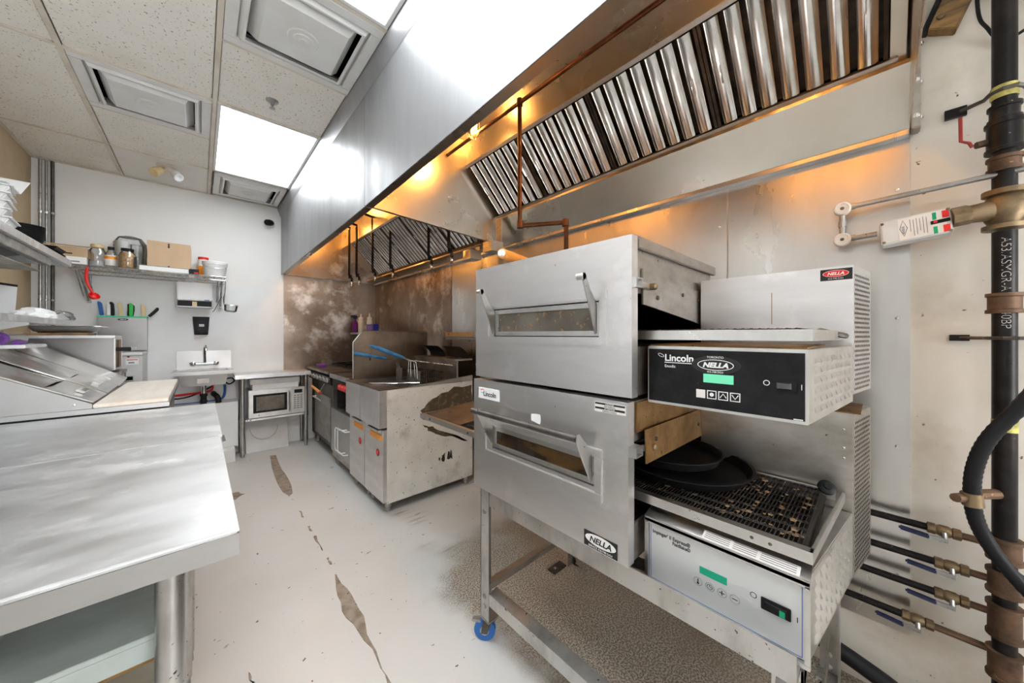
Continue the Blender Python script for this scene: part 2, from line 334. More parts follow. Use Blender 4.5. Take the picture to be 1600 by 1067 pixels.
# diffusers
def diffuser(name,x0,x1,y0,y1,label,mat='diffuser'):
    t=thing('air_diffuser',label,'air vent',((x0+x1)/2,(y0+y1)/2,ZC),'white ceiling air diffusers')
    cx,cy=(x0+x1)/2,(y0+y1)/2; hx,hy=(x1-x0)/2,(y1-y0)/2
    def cone(a,b,za,zb,nm,cap=False,th=.004):
        m=MB()
        o=[(cx-hx*a,cy-hy*a,za),(cx+hx*a,cy-hy*a,za),(cx+hx*a,cy+hy*a,za),(cx-hx*a,cy+hy*a,za)]
        i=[(cx-hx*b,cy-hy*b,zb),(cx+hx*b,cy-hy*b,zb),(cx+hx*b,cy+hy*b,zb),(cx-hx*b,cy+hy*b,zb)]
        up=lambda q:[(p[0],p[1],p[2]+th) for p in q]
        vs=o+i+up(o)+up(i); fs=[]
        for k in range(4):
            j=(k+1)%4; fs+=[(k,j,4+j,4+k),(8+k,12+k,12+j,8+j),(k,8+k,8+j,j),(4+k,4+j,12+j,12+k)]
        m.add(vs,fs)
        if cap: m.add(i,[(0,1,2,3)])
        return m.build(nm,mat,t,bevel=0)
    MB().ring('z',ZC-.004,ZC+.03,x0,x1,y0,y1,.05*min(1,(x1-x0)/.6)).build('frame',mat,t,bevel=.003)
    cone(.90,.76,ZC+.045,ZC-.014,'outer_cone'); cone(.76,.72,ZC-.014,ZC-.012,'outer_lip')
    cone(.70,.56,ZC+.035,ZC-.022,'inner_cone',True)
    MB().lathe([(.07,0),(.065,-.004),(.045,-.005),(.042,-.009),(.02,-.010),(.018,-.014),(0,-.015)],(cx,cy,ZC-.0225),24).build('boss',mat,t)
    MB().box(x0+.03,x1-.03,y0+.03,y1-.03,ZC+.06,ZC+.065).build('duct_plate','black_void',t)
diffuser('d',.086,.682,1.67,2.26,'large square white air diffuser next to the hood above')
diffuser('d',-.526,.058,2.91,3.49,'square white air diffuser with dark slot left of the ceiling light')
diffuser('d',.10,.67,4.20,4.80,'small square white diffuser over the back wall by the hood')
tag(MB().lathe([(.035,0),(.034,-.004),(.02,-.008),(.012,-.01),(.010,-.03),(.004,-.034),(.004,-.046),(.016,-.048),(.016,-.050),(0,-.051)],(.345,2.66,ZC+.006),20).build('sprinkler','galv'),'small metal fire sprinkler head on a speckled ceiling tile','sprinkler')
sl=thing('spotlight','small two-headed white spotlight on the ceiling near the back wall','spotlight',(-.215,4.33,ZC))
MB().lathe([(.07,0),(.068,-.01),(.03,-.016),(.02,-.03),(0,-.03)],(-.215,4.33,ZC+.004),20).build('base','teebar',sl)
for dx,m in ((-.05,'tan'),(.05,'plastic_white')):
    h=MB(); h.tube([(-.215,4.33,ZC-.02),(-.215+dx*.7,4.31,ZC-.05)],.008,8); h.lathe([(.022,-.03),(.034,0),(.036,.06),(.030,.062),(.0,.05)],(-.215+dx,4.30,ZC-.06),16,(dx*8,-.5,-.55)); h.build('lamp_head',m,sl)
for i,(x,r) in enumerate(((-.998,.010),(-.966,.008),(-.934,.011))):
    o=thing('conduit',['thin grey conduit running down the corner, nearest the left wall','slim middle pipe of the three in the back left corner','rightmost dark conduit of the three in the back left corner'][i],'pipe',(x,4.845,1.0))
    MB().tube([(x,4.845,1.0),(x,4.845,1.62),(x,4.845,ZC-.01)],r,10).build('pipe','galv' if i<2 else 'steel_dark',o)
    for z in (1.6,2.35): MB().lathe([(r+.001,0),(r+.003,.002),(r+.003,.016),(r+.001,.018)],(x,4.845,z),12).build('strap','chrome' if i<2 else 'galv',o)
# ---------------------------------------------------------------- exhaust hoods
HX,HZ=.715,2.02
def hood(y0,y1,bz,a,fy0,fy1,label,nf,first,ha,hb):
    t=thing('exhaust_hood',label,'exhaust hood',(HX,(y0+y1)/2,HZ))
    g=.003
    MB().hexa([(HX,y0,ha),(HX+.004,y0,ha),(HX+.004,y1,hb),(HX,y1,hb)],[(HX,y0,2.80),(HX+.004,y0,2.80),(HX+.004,y1,2.80),(HX,y1,2.80)]).build('front_panel','steel_hood',t,bevel=.001)
    MB().hexa([(HX+.0045,y0+g,ha),(HX+.045,y0+g,ha),(HX+.045,y1-g,hb),(HX+.0045,y1-g,hb)],[(HX+.0045,y0+g,ha+.012),(HX+.045,y0+g,ha+.012),(HX+.045,y1-g,hb+.012),(HX+.0045,y1-g,hb+.012)]).build('front_gutter','steel_hood_in',t)
    MB().box(HX+.005,HX+.025,y0+.01,y1-.01,max(ha,hb)+.02,2.735).build('front_inner_skin','steel_hood_in',t)
    MB().box(HX+.026,1.832,y0+g,y1-g,2.74,2.75).build('top_panel','steel_hood_in',t)
    bx=1.72; tx,tz=bx-a,bz+a
    MB().box(tx-.004,tx,y0+.01,y1-.01,tz+.012,2.739).build('upper_plate','steel_hood_in',t)
    MB().prism([(bx-.008,bz-.03),(bx+.012,bz-.03),(1.832,HZ+.03),(1.832,HZ),(1.79,HZ),(bx-.012,bz-.045)],'y',y0+g,y1-g).build('lower_plate','steel_hood_in',t)
    MB().box(1.79,1.833,y0+g,y1-g,HZ-.018,HZ-.001).build('wall_trim','steel_wall',t,bevel=.001)
    endp=lambda h:[(HX+.006,h+.004),(1.83,HZ+.004),(1.83,2.738),(HX+.006,2.738)]
    if first:
        MB().prism(endp(ha),'y',y0+.001,y0+.004).build('end_panel','steel_hood_in',t)
        MB().prism(endp(hb),'y',y1-.012,y1-.008).build('end_panel','steel_hood_in',t)
        m=MB().box(1.775,1.834,y0-.022,y0-.001,HZ-.01,2.79).build('corner_post','steel_side',t,bevel=.003)
        for z in (2.05,2.17,2.30,2.45,2.6): MB().lathe([(.008,0),(.008,.004),(.004,.007),(0,.008)],(1.775,y0-.012,z),10,(-1,0,0)).build('bolt','chrome',m)
        for z in (2.05,2.17,2.30,2.45,2.6): MB().lathe([(.008,0),(.008,.004),(.004,.007),(0,.008)],(1.80,y0-.022,z),10,(0,-1,0)).build('bolt','chrome',m)
    else:
        MB().prism(endp(ha),'y',y0+.001,y0+.004).build('end_panel','steel_hood_in',t)
        MB().prism(endp(hb),'y',y1-.012,y1-.008).build('end_panel','steel_scorch',t)
    # filters
    s=Vector((-1,0,1)).normalized(); nrm=Vector((-1,0,-1)).normalized(); yv=Vector((0,1,0)); L=a*math.sqrt(2)
    B=Vector((bx,0,bz))
    MB().obox(B+yv*fy0-s*.03-nrm*.05,yv*(fy1-fy0),s*(L+.06),nrm*.004).build('filter_backing','black_void',t)
    MB().obox(B+yv*(fy0-.02)-s*.03-nrm*.012,yv*(fy1-fy0+.04),s*.028,nrm*.03).build('filter_rail','steel_brown' if not first else 'steel_side',t,bevel=.001)
    MB().obox(B+yv*(fy0-.02)+s*(L+.002)-nrm*.012,yv*(fy1-fy0+.04),s*.02,nrm*.02).build('filter_rail','steel_side',t,bevel=.001)
    for yy in (y0+.012,fy1):
        e=(fy0-yy) if yy<fy0 else (y1-.013-fy1)
        if e>.005: MB().obox(B+yv*yy-s*.03-nrm*.012,yv*(e-.002),s*(L+.05),nrm*.008).build('filler_plate','steel_hood_in',t)
    fw=(fy1-fy0)/nf; ns=7; pw=(fw-.03)/ns; smesh=None
    for i in range(nf):
        ya=fy0+i*fw
        fm=MB()
        fm.obox(B+yv*(ya+.002)-nrm*.012,yv*.011,s*L,nrm*.016); fm.obox(B+yv*(ya+fw-.013)-nrm*.012,yv*.011,s*L,nrm*.016)
        fm.obox(B+yv*(ya+.002)-nrm*.04,yv*(fw-.004),s*L,nrm*.004)
        f=fm.build('baffle_filter','steel_filter_dark',t)
        for k in range(ns):
            yc=ya+.015+pw*(k+.5); hw=pw*.36
            prof=[(-hw,-.016),(-hw,.002),(-hw*.55,.010),(0,.012),(hw*.55,.010),(hw,.002),(hw,-.016),(hw-.002,-.016),(hw-.003,0),(0,.009),(-hw+.003,0),(-hw+.002,-.016)]
            m=MB(); n=len(prof)
            P=[B+yv*(yc+q[0])+nrm*q[1]+s*.004 for q in prof]; Q=[p+s*(L-.008) for p in P]
            m.add(P+Q,[(j,(j+1)%n,n+(j+1)%n,n+j) for j in range(n)]); m.build('baffle','steel_filter',f,ang=50)
        for yy in (ya+.02+pw*.5,ya+fw-.02-pw*.5):
            q=B+yv*yy+s*L*.42+nrm*.012
            MB().tube([q,q+nrm*.014,q+nrm*.016+s*.008,q+nrm*.016+s*.055,q+nrm*.014+s*.063,q+s*.063],.0025,6).build('handle','chrome',f)
    return t
hood(-.08,2.05,2.25,.28,-.03,2.03,'steel exhaust hood hanging over the ovens with shiny baffle filters',4,True,2.125,2.068)
hood(2.054,4.84,2.10,.33,2.20,4.42,'far steel exhaust hood over the fryers with scorched end wall',5,False,2.066,2.027)
tr=struct(MB().prism([(.684,ZC-.02),(.714,ZC-.10),(.714,ZC+.02),(.684,ZC+.02)],'y',YF,YB-.002).build('trim_1','steel_hood'))
hf=tag(MB().box(HX,HX+.01,YF,-.081,HZ+.25,2.80).build('soffit_panel','steel_hood'),'steel soffit panel carrying on past the near hood','panel') if False else None
def jar(x,y,zt,label,on=True):
    t=thing('hood_light',label,'light',(x,y,zt))
    MB().tube([(x,y,zt),(x,y,2.739)],.012,8).build('stem','brass_old',t)
    b=MB().lathe([(.032,.0),(.032,-.012),(.026,-.02),(.026,-.035),(.022,-.04),(0,-.04)],(x,y,zt),18).build('socket','brass_old',t)
    MB().lathe([(.012,-.04),(.012,-.055),(.020,-.075),(.022,-.095),(.014,-.115),(0,-.12)],(x,y,zt),14).build('bulb','bulb',t)
    MB().lathe([(.027,-.036),(.034,-.05),(.037,-.09),(.036,-.14),(.028,-.162),(.012,-.17),(0,-.171)],(x,y,zt),20).build('glass_jar','hood_jar',t)
    cg=MB()
    for k in range(4):
        c=k*PI/2+.4; cg.tube([(x+r*math.cos(c),y+r*math.sin(c),zt+z) for r,z in ((.028,-.02),(.040,-.06),(.041,-.13),(.02,-.178),(0,-.182))],.0015,5)
    cg.build('guard','brass_old',t)
    l=bpy.data.lights.new('bulb_glow','POINT'); l.energy=BULB; l.color=(1,.53,.18); l.shadow_soft_size=.02
    lo=bpy.data.objects.new('bulb_glow',l); COL.objects.link(lo); lo.parent=t; lo.location=(0,0,-.128)
jar(1.25,1.70,2.71,'jar light with a warm glow at the near hood top')
jar(1.25,.25,2.71,'jar light inside the near hood towards the gas pipe, above the frame')
jar(1.10,4.30,2.71,'jar light deep in the far hood near the scorched end wall')
# fire suppression pipework
fs=thing('suppression_pipe','dark pipe under the near hood top with a drop towards the oven','pipe',(1.27,1.31,1.8))
MB().tube([(1.27,2.035,2.565),(1.27,-.07,2.565)],.011,10).build('header_pipe','copper_brown',fs)
MB().tube([(1.27,1.31,2.55),(1.27,1.31,1.92),(1.27,1.31,1.905),(1.28,1.30,1.90),(1.40,1.12,1.90),(1.41,1.105,1.895),(1.41,1.105,1.885),(1.41,1.105,1.75)],.012,10).build('drop_pipe','copper_brown',fs)
for p in ((1.27,1.31,2.565),(1.272,1.308,1.905),(1.408,1.108,1.897)):
    MB().lathe([(.013,-.02),(.018,-.018),(.018,.018),(.013,.02)],p,12).build('fitting','copper_brown',fs)
MB().lathe([(.012,0),(.016,-.01),(.016,-.03),(.008,-.045),(0,-.046)],(1.41,1.105,1.752),10).build('nozzle','chrome',fs)
sp=thing('suppression_pipework','black drop pipes with chrome nozzles hanging in the far hood','pipe',(1.3,3.3,1.9))
MB().tube([(1.25,2.08,2.62),(1.25,4.50,2.62)],.012,8).build('header_pipe','iron_black',sp)
for x,y in ((1.354,4.32),(1.386,4.16),(1.42,3.75),(1.47,3.40),(1.56,2.77),(1.54,2.40)):
    d=MB().tube([(1.25,y,2.62),(1.25+(x-1.25)*.8,y,2.60),(x-.03,y,2.57),(x-.03,y,2.03),(x-.02,y,2.01),(x,y,1.99),(x,y,1.955)],.0135,8).build('drop_pipe','iron_black',sp)
    MB().lathe([(.019,.02),(.019,-.02)],(x-.02,y,2.01),10).build('elbow','iron_black',d)
    MB().lathe([(.010,0),(.013,-.008),(.013,-.03),(.009,-.036),(.014,-.055),(.0,-.056)],(x,y,1.955),10).build('nozzle','chrome',d)
for i,(x,y,lab) in enumerate(((1.62,1.96,'steel grease cup hanging under the near hood corner'),(1.66,2.28,'steel grease cup under the far hood, left of the other'))):
    t=thing('grease_cup',lab,'grease cup',(x,y,1.94),'hood grease cups')
    MB().ring('z',1.93,2.005,x-.055,x+.055,y-.05,y+.05,.004).box(x-.051,x+.051,y-.046,y+.046,1.93,1.934).build('cup','steel_hood_in',t)
    MB().box(x+.056,x+.062,y-.03,y+.03,1.945,2.195 if i==0 else 2.062).build('hanger','steel_side',t)
# ---------------------------------------------------------------- conveyor ovens
DF,BF,YR,YL=.871,.906,.456,1.168       # door face, body front, right and left ends
def belt(y0,y1,x0,x1,z,parent):
    m=MB(); y=y0
    while y<y1:
        m.tube([(x0,y,z),(x1,y,z)],.0014,4,caps=False); y+=.0085
    nx=9
    for k in range(nx+1):
        x=x0+(x1-x0)*k/nx
        for d in (-.006,.006):
            pts=[]; y=y0; i=0
            while y<y1: pts.append((x+d*(1 if i%2 else .3),y,z+.0012*(1 if i%2 else -1))); y+=.0085; i+=1
            m.tube(pts,.0012,4,caps=False)
    for y in (y0,y1): m.tube([(x0,y,z-.012),(x1,y,z-.012)],.012,10)
    return m.build('conveyor_belt','belt',parent,kind='stuff',ang=60)
def oven(up):
    if up:
        z0,z1,oz0,oz1=1.132,1.588,1.305,1.43; zc0,zc1=1.115,1.278; rz=1.322; ya=1.30
        t=thing('conveyor_oven','upper steel conveyor oven with black control panel stacked on the other','oven',(1.2,.8,z0))
    else:
        z0,z1,oz0,oz1=.660,1.122,.80,1.00; zc0,zc1=.604,.790; rz=.845; ya=1.83
        t=thing('conveyor_oven','lower steel conveyor oven with silver control panel, standing on the wheeled frame','oven',(1.2,.8,z0))
    XB=1.57
    # body shell around the open baking tunnel
    b=MB(); b.box(BF,XB,.472,1.152,z0,oz0-.03); b.box(BF,XB,.472,1.152,oz1+.002,z1-.004); b.box(1.50,XB,.472,1.152,oz0-.03,oz1+.002); b.box(BF,BF+.012,.472,1.152,oz0-.03,oz1+.002)
    body=b.build('body','steel_side',t,bevel=.002)
    MB().box(BF+.013,1.498,.475,1.149,oz0-.029,oz0-.027).box(BF+.013,1.498,.475,1.149,oz1-.001,oz1+.001).box(1.496,1.499,.475,1.149,oz0-.027,oz1-.001).build('tunnel_shade','black_void',t)  # near-black sheets: the shade inside the tunnel put into colour
    if up:
        lid=MB().box(BF-.002,XB+.02,.462,1.16,z1-.003,z1+.006).build('top_cover','steel',t,bevel=.002)
        MB().box(BF+.01,XB+.018,.458,.470,z1-.03,z1+.004).build('cover_lip','steel_side',t,bevel=.002)
    # tunnel flaps on the right end
    if up:
        f=MB().prism([(.955,1.40),(1.49,1.345),(1.49,1.47),(.955,1.505)],'y',.464,.470).build('tunnel_flap','steel_side',t)
        for x,z in ((1.03,1.46),(1.25,1.45),(1.40,1.44),(1.05,1.425)): MB().lathe([(.007,0),(.006,.004),(0,.005)],(x,.464,z),8,(0,-1,0)).build('bolt','steel_dark',f)
    else:
        MB().prism([(.918,1.03),(1.49,.995),(1.49,1.115),(.918,1.115)],'y',.466,.471).build('tunnel_hood','steel_brown',t)
        f=MB().hexa([(.925,.440,.945),(1.47,.452,.925),(1.47,.456,.925),(.925,.444,.945)],[(.945,.452,1.035),(1.47,.458,1.025),(1.47,.462,1.025),(.945,.456,1.035)]).build('tunnel_flap','steel_brown',t)
        for x,z in ((1.0,1.0),(1.35,.98)): MB().lathe([(.007,0),(.006,.004),(0,.005)],(x,.447,z),8,(0,-1,0)).build('bolt','steel_dark',f)
    MB().box(1.500,1.535,.460,.471,oz0-.03,oz1+.08).build('corner_post','steel',t,bevel=.002)
    # front panel with window
    if up: wy0,wy1,wz0,wz1=.560,1.048,1.303,1.412
    else: wy0,wy1,wz0,wz1=.578,1.060,.853,.944
    YR,YL=(.456,1.168) if up else (.467,1.182)
    d=MB(); d.box(DF,BF-.002,YR,wy0,z0+.003,z1-.001); d.box(DF,BF-.002,wy1,YL,z0+.003,z1-.001); d.box(DF,BF-.002,wy0,wy1,z0+.003,wz0); d.box(DF,BF-.002,wy0,wy1,wz1,z1-.001)
    front=d.build('front_panel','steel_oven',t)
    fr=MB().ring('x',DF-.006,DF+.004,wy0-.028,wy1+.055 if not up else wy1+.055,wz0-.026,wz1+.03,.026)
    if not up: fr=MB().ring('x',DF-.006,DF+.004,wy0-.030,wy1+.062,wz0-.040,wz1+.026,.026)
    fr.build('window_frame','steel_oven',t,bevel=.002)
    wd=MB().ring('x',DF+.004,DF+.016,wy0+.004,wy1-.004,wz0+.003,wz1-.004,.016).build('window_door','alu',t,bevel=.001)
    MB().box(DF+.008,DF+.012,wy0+.018,wy1-.018,wz0+.017,wz1-.018).build('pane','oven_glass_dirty' if up else 'oven_glass',wd)
    MB().box(DF+.018,DF+.024,wy0,wy1,wz0,wz1).build('window_back','black_void',t)
    # handle arms (and bar on the lower one)
    hz=wz1+.062; ys=(wy0+.006,wy1-.008)
    for yy in ys:
        p=[(.795,hz+.012),(.808,hz+.016),(.832,hz-.03),(.868,wz1-.012),(.868,wz0+.012),(.858,wz0+.008),(.838,wz1-.045),(.796,hz-.008)]
        if not up: p=[(.790,hz+.014),(.806,hz+.016),(.868,wz1+.01),(.868,wz0+.02),(.862,wz0+.012),(.790,hz-.010)]
        a=MB().prism(p,'y',yy-.002,yy+.002).build('handle_arm','leg_steel',t,bevel=.0008)
        if up: MB().cyl((.802,yy-.002,hz+.003),(.802,yy+.022,hz+.003),.010,n=14).build('handle_stub','alu',a); MB().cyl((.802,yy+.0221,hz+.003),(.802,yy+.0226,hz+.003),.007,n=12).build('stub_hole','black_void',a)
    if not up: MB().tube([(.800,ys[0]+.0025,hz+.002),(.800,ys[1]+.045,hz+.002)],.0115,14).build('handle_bar','steel_dark',t)
    # latch at the right edge
    zl=1.455 if up else .985
    la=MB().ring('y',.444,.470,.872,.912,zl-.014,zl+.014,.005).build('latch','alu',t)
    MB().obox((.905,.452,zl-.008),(.075,0,-.006),(0,.010,0),(0,0,.018)).build('latch_arm','alu',la,bevel=.002)
    MB().lathe([(.010,-.004),(.010,.012),(.006,.016),(0,.017)],(.978,.450,zl-.004),10,(0,-1,0)).build('latch_pin','brass_old',la)
    # conveyor frame
    x0,x1=.957,1.392; yc=.092
    rh=.026
    r1=MB().prism([(x0,rz-rh),(x0+.012,rz-rh),(x0+.012,rz-.004),(x0+.022,rz-.004),(x0+.022,rz),(x0,rz)],'y',yc,ya).build('front_rail','alu',t)
    MB().box(x1-.012,x1,yc-.01,ya,rz-rh,rz).build('rear_rail','alu',t,bevel=.001)
    MB().hexa([(x0+.001,yc-.0005,rz-rh),(x1,yc-.03,rz-rh),(x1,yc-.024,rz-rh),(x0+.001,yc+.006,rz-rh)],[(x0+.001,yc-.0005,rz),(x1,yc-.03,rz),(x1,yc-.024,rz),(x0+.001,yc+.006,rz)]).build('end_rail','alu',t)
    MB().box(x0,x1,ya-.003,ya+.003,rz-rh,rz).build('end_rail','alu',t)
    belt(yc+.020,ya-.03,x0+.024,x1-.02,rz+.0015 if up else rz-.004,t)
    ct=MB().box(x0+.03,x1-.02,yc+.012,.458,rz-.046,rz-.040)
    ct.build('crumb_tray','steel_brown' if up else 'char',t)
    if up:
        MB().box(x0+.01,x0+.013,.24,.31,rz-.020,rz+.001).build('rail_splice','galv',r1)
        MB().lathe([(.03,0),(.034,.003),(.034,.01),(.03,.014),(.012,.014),(0,.01)],(1.30,.085,rz-.014),18,(0,-.3,1)).build('chain_wheel','steel_dark',t)
    else:
        MB().lathe([(.012,0),(.021,.003),(.021,.010),(.017,.013),(.010,.014),(.008,.018),(0,.018)],(1.345,.10,rz+.016),20,(-.6,-.3,.6)).build('chain_wheel','rubber',t)
        random.seed(3)
        cr=MB()
        for k in range(60):
            x=random.uniform(1.0,1.37); y=random.uniform(.12,.30 if random.random()<.8 else .45); s=random.uniform(.003,.009)
            cr.lathe([(s*.6,0),(s,s*.2),(s*.7,s*.45),(0,s*.5)],(x,y,rz-.003),5,sx=random.uniform(.6,1.6))
        cr.build('food_crumbs','crumb',t,kind='stuff')
        # landing sheet and tray at the far exit
        MB().hexa([(.985,1.46,rz-.004),(1.36,1.46,rz-.004),(1.36,ya-.02,rz-.004),(.985,ya-.02,rz-.004)],[(.985,1.46,rz),(1.36,1.46,rz+.03),(1.36,ya-.02,rz+.03),(.985,ya-.02,rz)]).build('exit_sheet','steel_greasy',t)
        MB().box(1.345,1.391,1.46,ya,rz-.05,rz+.045).build('exit_back','steel_side',t)
        for y in (1.35,1.72): MB().lathe([(.006,0),(.005,.003),(0,.004)],(x0,y,rz-.013),8,(-1,0,0)).build('screw','steel_dark',r1)
        for y in (.20,.165): MB().lathe([(.004,0),(.003,.002),(0,.003)],(x0,y,rz-.014),8,(-1,0,0)).build('screw','steel_dark',r1)
    # control box
    bx0,bx1=.957,1.395
    P=[(bx0,.098),(bx1,.046),(bx1,.452),(bx0,.452)]
    cb=MB().prism(P,'z',zc0,zc1).build('control_box','alu',t,bevel=.002)
    if up:
        pa=MB().box(bx0-.003,bx0,.104,.447,zc0+.008,zc1-.008).build('control_panel','black',t)
        fx=bx0-.0032
        text('Lincoln',.026,(fx,.402,1.238),(0,-1,0),(0,0,1),'ink_white',pa,bold=.0006); MB().box(fx-.0003,fx,.316,.402,1.2325,1.2345).build('underline','ink_white',pa)
        text('Enodis',.011,(fx,.402,1.220),(0,-1,0),(0,0,1),'ink_white',pa)
        MB().tube([(fx,.412+.008*math.cos(a),1.253+.004*math.sin(a)+.003*math.cos(a)) for a in [k*PI/6 for k in range(12)]],.0008,5,closed=True).build('logo_ring','ink_white',pa)
        MB().lathe([(.058,0),(.057,.0008),(0,.001)],(fx,.276,1.2335),40,(-1,0,0),sx=.96,sy=.40).build('brand_badge','ink_black',pa)
        MB().tube([(fx-.001,.276+.040*math.cos(a),1.2335+.013*math.sin(a)) for a in [k*PI/20 for k in range(40)]],.0009,5,closed=True).build('badge_ring','ink_white',pa)
        text('NELLA',.017,(fx-.0012,.276,1.2275),(0,-1,0),(0,0,1),'ink_white',pa,bold=.0008,align='CENTER',shear=.25,sx=1.15)
        text('TORONTO',.0075,(fx-.0012,.276,1.2505),(0,-1,0),(0,0,1),'ink_white',pa,align='CENTER')
        text('416-740-2424',.0065,(fx-.0012,.276,1.2135),(0,-1,0),(0,0,1),'ink_white',pa,align='CENTER')
        MB().box(fx-.0006,fx,.236,.303,1.188,1.210).build('display','lcd_green',pa)
        for k in range(4):
            y1=.320-k*.0255
            if k==0: MB().box(fx-.0008,fx,y1-.0215,y1,1.147,1.1685).build('button','label_white',pa,bevel=.0003)
            else:
                q=MB().ring('x',fx-.0008,fx,y1-.0215,y1,1.147,1.1685,.002)
                if k==1: q.lathe([(.005,0),(.005,.0006),(0,.0007)],(fx,y1-.0107,1.158),10,(-1,0,0))
                else:
                    s=1 if k==2 else -1
                    q.tube([(fx-.0004,y1-.004,1.158-s*.005),(fx-.0004,y1-.0107,1.158+s*.005),(fx-.0004,y1-.0175,1.158-s*.005)],.0011,4)
                q.build('button','ink_white',pa)
        s=MB().box(fx-.003,fx,.117,.163,1.184,1.208).build('power_switch','rubber',pa,bevel=.001)
        MB().hexa([(fx-.003,.126,1.190),(fx-.003,.153,1.190),(fx-.003,.153,1.203),(fx-.003,.126,1.203)],[(fx-.007,.130,1.191),(fx-.012,.150,1.191),(fx-.012,.150,1.202),(fx-.007,.130,1.202)]).build('rocker','grey_dark',s)
        MB().tube([(fx,.171+.0055*math.cos(a),1.200+.0055*math.sin(a)) for a in [k*PI/8 for k in range(16)]],.0009,5,closed=True).build('off_mark','ink_white',pa)
        MB().box(fx-.0004,fx,.1085,.1100,1.190,1.202).build('on_mark','ink_white',pa)
        MB().box(fx-.0004,fx,.107,.123,1.124,1.1265).build('maker_mark','ink_white',pa)
    else:
        MB().hexa([(bx0-.014,.094,zc1-.002),(bx0+.03,.094,zc1+.012),(bx0+.03,.455,zc1+.012),(bx0-.014,.455,zc1-.002)],[(bx0-.014,.094,zc1),(bx0+.03,.094,zc1+.014),(bx0+.03,.455,zc1+.014),(bx0-.014,.455,zc1)]).build('panel_brow','alu',t)
        MB().box(bx0-.014,bx0-.012,.094,.455,zc1-.018,zc1-.001).build('brow_lip','alu',t)
        MB().ring('x',bx0-.014,bx0,.094,.455,zc0-.006,zc1-.004,.010).build('panel_bezel','alu',t,bevel=.001)
        pa=MB().box(bx0-.003,bx0,.105,.444,zc0+.006,zc1-.020).build('control_panel','panel_silver',t)
        fx=bx0-.0032
        MB().ring('x',fx-.0003,fx,.108,.441,zc0+.009,zc1-.023,.0012).build('border_line','ink_blue',pa)
        text("Impinger' II Express\u00ae",.0135,(fx,.436,.7445),(0,-1,0),(0,0,1),'ink_black',pa,bold=.0003,sx=.86); text('FastBake\u00ae',.0125,(fx,.381,.7325),(0,-1,0),(0,0,1),'ink_black',pa,bold=.0003,sx=.86)
        MB().box(fx-.0006,fx,.250,.312,.6915,.7095).build('display','lcd_dark',pa)
        for k in range(4):
            yc_=.316-k*.0275; q=MB().tube([(fx,yc_+.0100*math.cos(a),.667+.0100*math.sin(a)) for a in [j*PI/10 for j in range(20)]],.0006,4,closed=True).build('button','ink_grey',pa)
            s=MB()
            if k==0: s.lathe([(.003,0),(.003,.0005),(0,.0006)],(fx,yc_,.663),8,(-1,0,0)); s.box(fx-.0005,fx,yc_-.0013,yc_+.0013,.664,.674)
            if k==1: s.tube([(fx,yc_+.006*math.cos(a),.667+.006*math.sin(a)) for a in [j*PI/6 for j in range(12)]],.0007,4,closed=True); s.box(fx-.0005,fx,yc_-.0006,yc_+.0006,.667,.672); s.box(fx-.0005,fx,yc_-.004,yc_,.6664,.6676)
            if k==2: s.box(fx-.0005,fx,yc_-.006,yc_+.006,.6661,.6679); s.box(fx-.0005,fx,yc_-.001,yc_+.001,.661,.6661); s.box(fx-.0005,fx,yc_-.001,yc_+.001,.6679,.673)
            if k==3: s.box(fx-.0005,fx,yc_-.006,yc_+.006,.6661,.6679)
            s.build('button_symbol','ink_black',pa)
        s=MB().box(fx-.004,fx,.127,.181,.679,.706).build('power_switch','rubber',pa,bevel=.001)
        MB().hexa([(fx-.004,.133,.684),(fx-.004,.174,.684),(fx-.004,.174,.701),(fx-.004,.133,.701)],[(fx-.012,.136,.685),(fx-.006,.172,.685),(fx-.006,.172,.700),(fx-.012,.136,.700)]).build('rocker','ink_green' if 0 else 'black',s)
        MB().box(fx-.0125,fx-.010,.136,.146,.686,.699).build('rocker_lens','ink_green',s)
        MB().tube([(fx,.196+.006*math.cos(a),.699+.006*math.sin(a)) for a in [k*PI/8 for k in range(16)]],.0007,4,closed=True).build('off_mark','ink_black',pa)
        MB().box(fx-.0004,fx,.1155,.1172,.684,.695).build('on_mark','ink_black',pa)
        st=MB().hexa([(bx0-.0125,.112,zc1+.0005),(bx0+.014,.112,zc1+.009),(bx0+.014,.305,zc1+.009),(bx0-.0125,.305,zc1+.0005)],[(bx0-.0125,.112,zc1+.001),(bx0+.014,.112,zc1+.0095),(bx0+.014,.305,zc1+.0095),(bx0-.0125,.305,zc1+.001)]).build('instruction_label','label_white',t)
        up_=Vector((.0265,0,.0085)).normalized()
        for j in range(4):
            for (ya_,yb_) in ((.30,.245),(.238,.19),(.183,.118)):
                q=Vector((bx0-.0125,0,zc1+.0012))+up_*(.004+.0062*j)
                MB().hexa([(q.x,ya_,q.z),(q.x,yb_,q.z),(q.x+up_.x*.0022,yb_,q.z+up_.z*.0022),(q.x+up_.x*.0022,ya_,q.z+up_.z*.0022)],[(q.x,ya_,q.z+.0003),(q.x,yb_,q.z+.0003),(q.x+up_.x*.0022,yb_,q.z+up_.z*.0022+.0003),(q.x+up_.x*.0022,ya_,q.z+up_.z*.0022+.0003)]).build('print_line','ink_grey',st)
    # louvres on the slanted right side of the control box
    A=Vector((bx0,.098,0)); Bv=Vector((bx1,.046,0)); s=(Bv-A).normalized(); n=Vector((s.y,-s.x,0)); W=(Bv-A).length
    lv=MB(); rows,colsn=6,8
